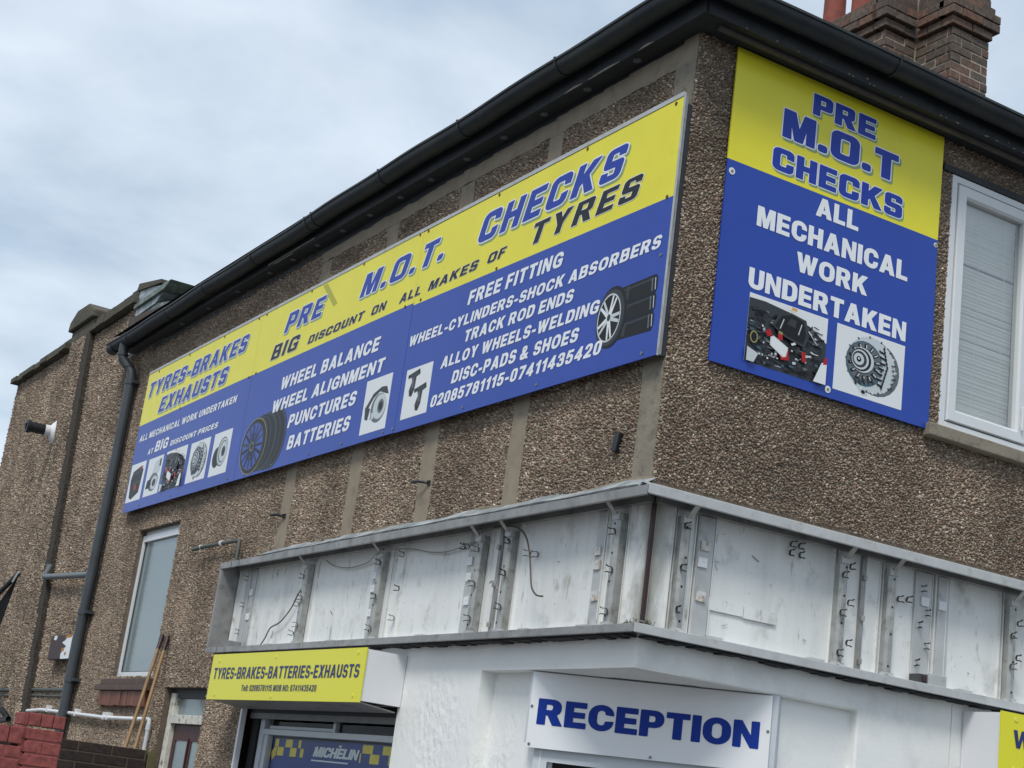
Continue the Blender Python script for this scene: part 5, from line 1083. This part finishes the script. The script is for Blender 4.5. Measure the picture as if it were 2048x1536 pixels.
for u in (-6.66, -6.16):
    mb = MB(); mb.tube([LF.p(u-.018, 3.493, .07), LF.p(u+.018, 3.492, .07)], .025, 10); part('pipe_clip', mb, M['white_plastic'], OP)
mb = MB(); mb.tube([LF.p(-14.5, 2.235, .02), LF.p(-12, 2.255, .02), LF.p(-10, 2.25, .02)], .020, 8); mb.tube([LF.p(-14.5, 2.17, .02), LF.p(-12, 2.19, .02), LF.p(-10, 2.185, .02)], .010, 6)
tag(part('conduit', mb, M['pipe_green']), 'dark thin conduits running level along the rear wall below the rusty box', 'conduit')
BX = thing('junction_box', 'rusty brown metal box with peeling cream face beside the drainpipe', 'box', LF.p(-10.55, 2.56, .05))
part('casing', MB().box(LF, -10.92, -10.07, 2.565, 2.82, .02, .11), M['rust_box'], BX, bevel=.006)
mb = MB(); mb.flat(LF, [(-10.40, 2.566), (-10.075, 2.566), (-10.075, 2.815), (-10.2, 2.818), (-10.34, 2.76), (-10.44, 2.74), (-10.26, 2.70), (-10.34, 2.66), (-10.42, 2.62)], .1125); mb.flat(LF, [(-10.80, 2.78), (-10.70, 2.77), (-10.66, 2.80), (-10.68, 2.818), (-10.78, 2.818)], .1125); part('peeled_face', mb, M['card_white'], BX)
mb = MB(); mb.flat(LF, [(-10.34, 2.785), (-10.1, 2.79), (-10.09, 2.816), (-10.3, 2.818)], .114); mb.flat(LF, [(-10.42, 2.645), (-10.30, 2.65), (-10.33, 2.685), (-10.40, 2.68)], .114); mb.flat(LF, [(-10.26, 2.60), (-10.20, 2.61), (-10.22, 2.64), (-10.27, 2.63)], .114); part('rust_patch', mb, M['rust'], BX)
FL = thing('wall_flue', 'white round wall flue with a black nozzle high on the rear wall', 'flue', LF.p(-13.1, 5.35, .06))
mb = MB(); mb.sweep([[LF.p(-13.12+r_*math.cos(t), 5.47+r_*math.sin(t), o) for t in [2*math.pi*i/20 for i in range(20)]] for r_, o in ((.15, .0), (.15, .03), (.11, .07), (.075, .09), (.07, .16))]); part('collar', mb, M['white_plastic'], FL, smooth=True)
mb = MB(); mb.tube([LF.p(-13.12, 5.47, .14), LF.p(-13.12, 5.47, .37)], .068, 16); mb.sweep([[LF.p(-13.12+r_*math.cos(t), 5.47+r_*math.sin(t), o) for t in [2*math.pi*i/20 for i in range(20)]] for r_, o in ((.082, .34), (.082, .39), (.05, .39), (.05, .36))]); part('nozzle', mb, M['black_plastic'], FL, smooth=True)
# poles leaning on the wall
def pole(top, bot, label):
    P = thing('broom_pole', label, 'pole', bot, 'wooden poles leaning on the side wall')
    a, b = Vector(bot), Vector(top); mb = MB(); mb.tube([a, a+(b-a)*.33, a+(b-a)*.66, a+(b-a)*.955], [.0175, .017, .0165, .016], 12); part('shaft', mb, M['wood_pole'], P, smooth=True)
    mb = MB(); mb.tube([a+(b-a)*.95, a+(b-a)*.99, b], [.018, .020, .018], 12); part('grip', mb, M['rust_box'], P, smooth=True)
pole((-.03, 7.40, 2.75), (-.75, 6.35, .05), 'left wooden pole with brown cap leaning before the frosted window')
pole((-.03, 7.24, 2.735), (-.66, 6.2, .05), 'right wooden pole with brown cap leaning just past the frosted window')
for u, z, r_, l_, lab in ((-2.6, 3.63, .009, .11, 'black iron spike in the render band above the tray middle'), (-5.04, 3.635, .012, .12, 'dark bent hook on the leftmost render band above the tray')):
    mb = MB(); mb.tube([LF.p(u+.05, z-.005, -.01), LF.p(u+.02, z, .04), LF.p(u-.04, z+.006, .06), LF.p(u-.09, z+.004, .07)], r_, 8); mb.tube([LF.p(u+.05, z-.02, .01), LF.p(u+.05, z+.012, .02)], r_*1.5, 8); tag(part('wall_hook', mb, M['black_plastic'], smooth=True), lab, 'hook')
mb = MB(); mb.prism(LF, [(-.39, 3.555), (-.35, 3.55), (-.335, 3.60), (-.325, 3.65), (-.35, 3.665), (-.385, 3.63)], .0, .035); tag(part('iron_bracket', mb, M['black_plastic'], bevel=.004), 'small black iron stub in pebbledash near the corner above the tray', 'bracket')

# ================================================================== yard walls at lower left
def yard(name, label, Y, spans, m, jm, L_, h, extra=None):
    Wl = thing(name, label, 'wall', (spans[0][0], Y+.1, 0))
    F = Frame((0, Y, 0), (1, 0, 0))
    for a, b, ztop, zlo in spans:
        part('wall_core', MB().box(F, a+.012, b-.008, 0, ztop-.012, -.20, -.004), jm, Wl)
        z = ztop-h; k = 0
        while z > zlo:
            ph = 0 if k % 2 == 0 else L_/2
            course(F, a, b, round(z, 3), round(h-.010, 3), -.05, 0.0, m, Wl, L_=L_, phase=ph, jit=.002, gap=.008); z -= h; k += 1
    return Wl, F
Wr, Fr = yard('red_wall', 'red painted brick pier and low wall in the bottom left corner', 3.0, [(-2.172, -1.955, 1.735, 1.2), (-3.4, -2.185, 1.62, 1.2)], M['red_brick'], M['red_joint'], .225, .075)
for k in range(3):      # capping course on edge
    brick(Fr, round(-2.172+.073*k, 3), round(-2.172+.073*k+.069, 3), 1.738, 1.812, -.20, .002, M['red_brick'], Wr)
FrS = Frame((-2.205, 0, 0), (0, -1, 0))
for k in range(7): brick(FrS, -3.21, -3.005, round(1.738-.075*k, 3), round(1.738-.075*k+.070, 3), -.03, 0.0, M['red_brick'], Wr)
for k in range(14): brick(Fr, round(-3.4+.087*k, 3), round(-3.4+.087*k+.083, 3), 1.625, 1.722, -.20, .004, M['red_brick'], Wr)
Wd, Fd = yard('brown_wall', 'dark brown brick yard wall running between red pier and side door', 5.6, [(-1.9, -.56, 1.722, 1.25)], M['dark_brick'], M['dark_joint'], .265, .078)
tag(part('gate_post', MB().box(Fd, -.553, -.49, 0, 1.71, -.08, .0), M['post_olive'], bevel=.004), 'olive green timber post at the right end of the brown wall', 'post')
# black ribbed lean-to sheet jutting from the rear wall
Bk = thing('ribbed_canopy', 'black ribbed canopy folded steeply against the rear wall, cut off at left', 'canopy', (-.35, 12.4, 2.4))
mb = MB(); ribs = 14
for i in range(ribs):
    a = Vector((-.22-.0*i, 12.25, 3.52)); 
    t0, t1 = i/ribs, (i+1)/ribs
    def q(t, s): # s along the slope 0 top..1 bottom, t across
        top = Vector((-.28, 12.22+.10*t, 3.56-.02*t)); bot = Vector((-.60+.25*t, 12.75-.35*t+.25, 2.55)); return top.lerp(bot, s)
    nrm = Vector((-1, -.3, 0)).normalized()
    z_ = .018 if i % 2 else 0
    mb.poly([q(t0, 0)+nrm*z_, q(t1, 0)+nrm*(.018-z_), q(t1, 1)+nrm*(.018-z_), q(t0, 1)+nrm*z_])
part('ribbed_sheet', mb, M['black_plastic'], Bk)
mb = MB(); mb.tube([(-.28, 12.33, 3.57), (-.62, 12.80, 2.95), (-.9, 13.3, 2.4)], .03, 8); part('edge_bar', mb, M['black_plastic'], Bk)
mb = MB(); mb.tube([(-.30, 12.25, 3.58), (-.33, 12.32, 3.46)], .016, 6); part('clip', mb, M['alu_white'], Bk)
mb = MB(); mb.tube([(-.2, 12.7, 2.02), (-.25, 12.4, 1.95), (-.2, 12.1, 2.0), (-.15, 11.9, 1.9), (-.2, 12.5, 1.85)], .035, 7)
tag(part('hose_bundle', mb, M['black_plastic'], smooth=True), 'tangle of black hose above the low red wall at left edge', 'hose')
# aerial rods beyond the eaves
mb = MB()
for x, y in ((2.05, 2.2), (2.13, 2.22)): mb.tube([(x, y, 6.9), (x, y, 8.5)], .010, 6)
tag(part('roof_aerial', mb, M['black_plastic']), 'thin dark aerial rods on the roof left of the chimney pots', 'aerial')
print('pebbles', n+NR, 'objects', len(bpy.data.objects))
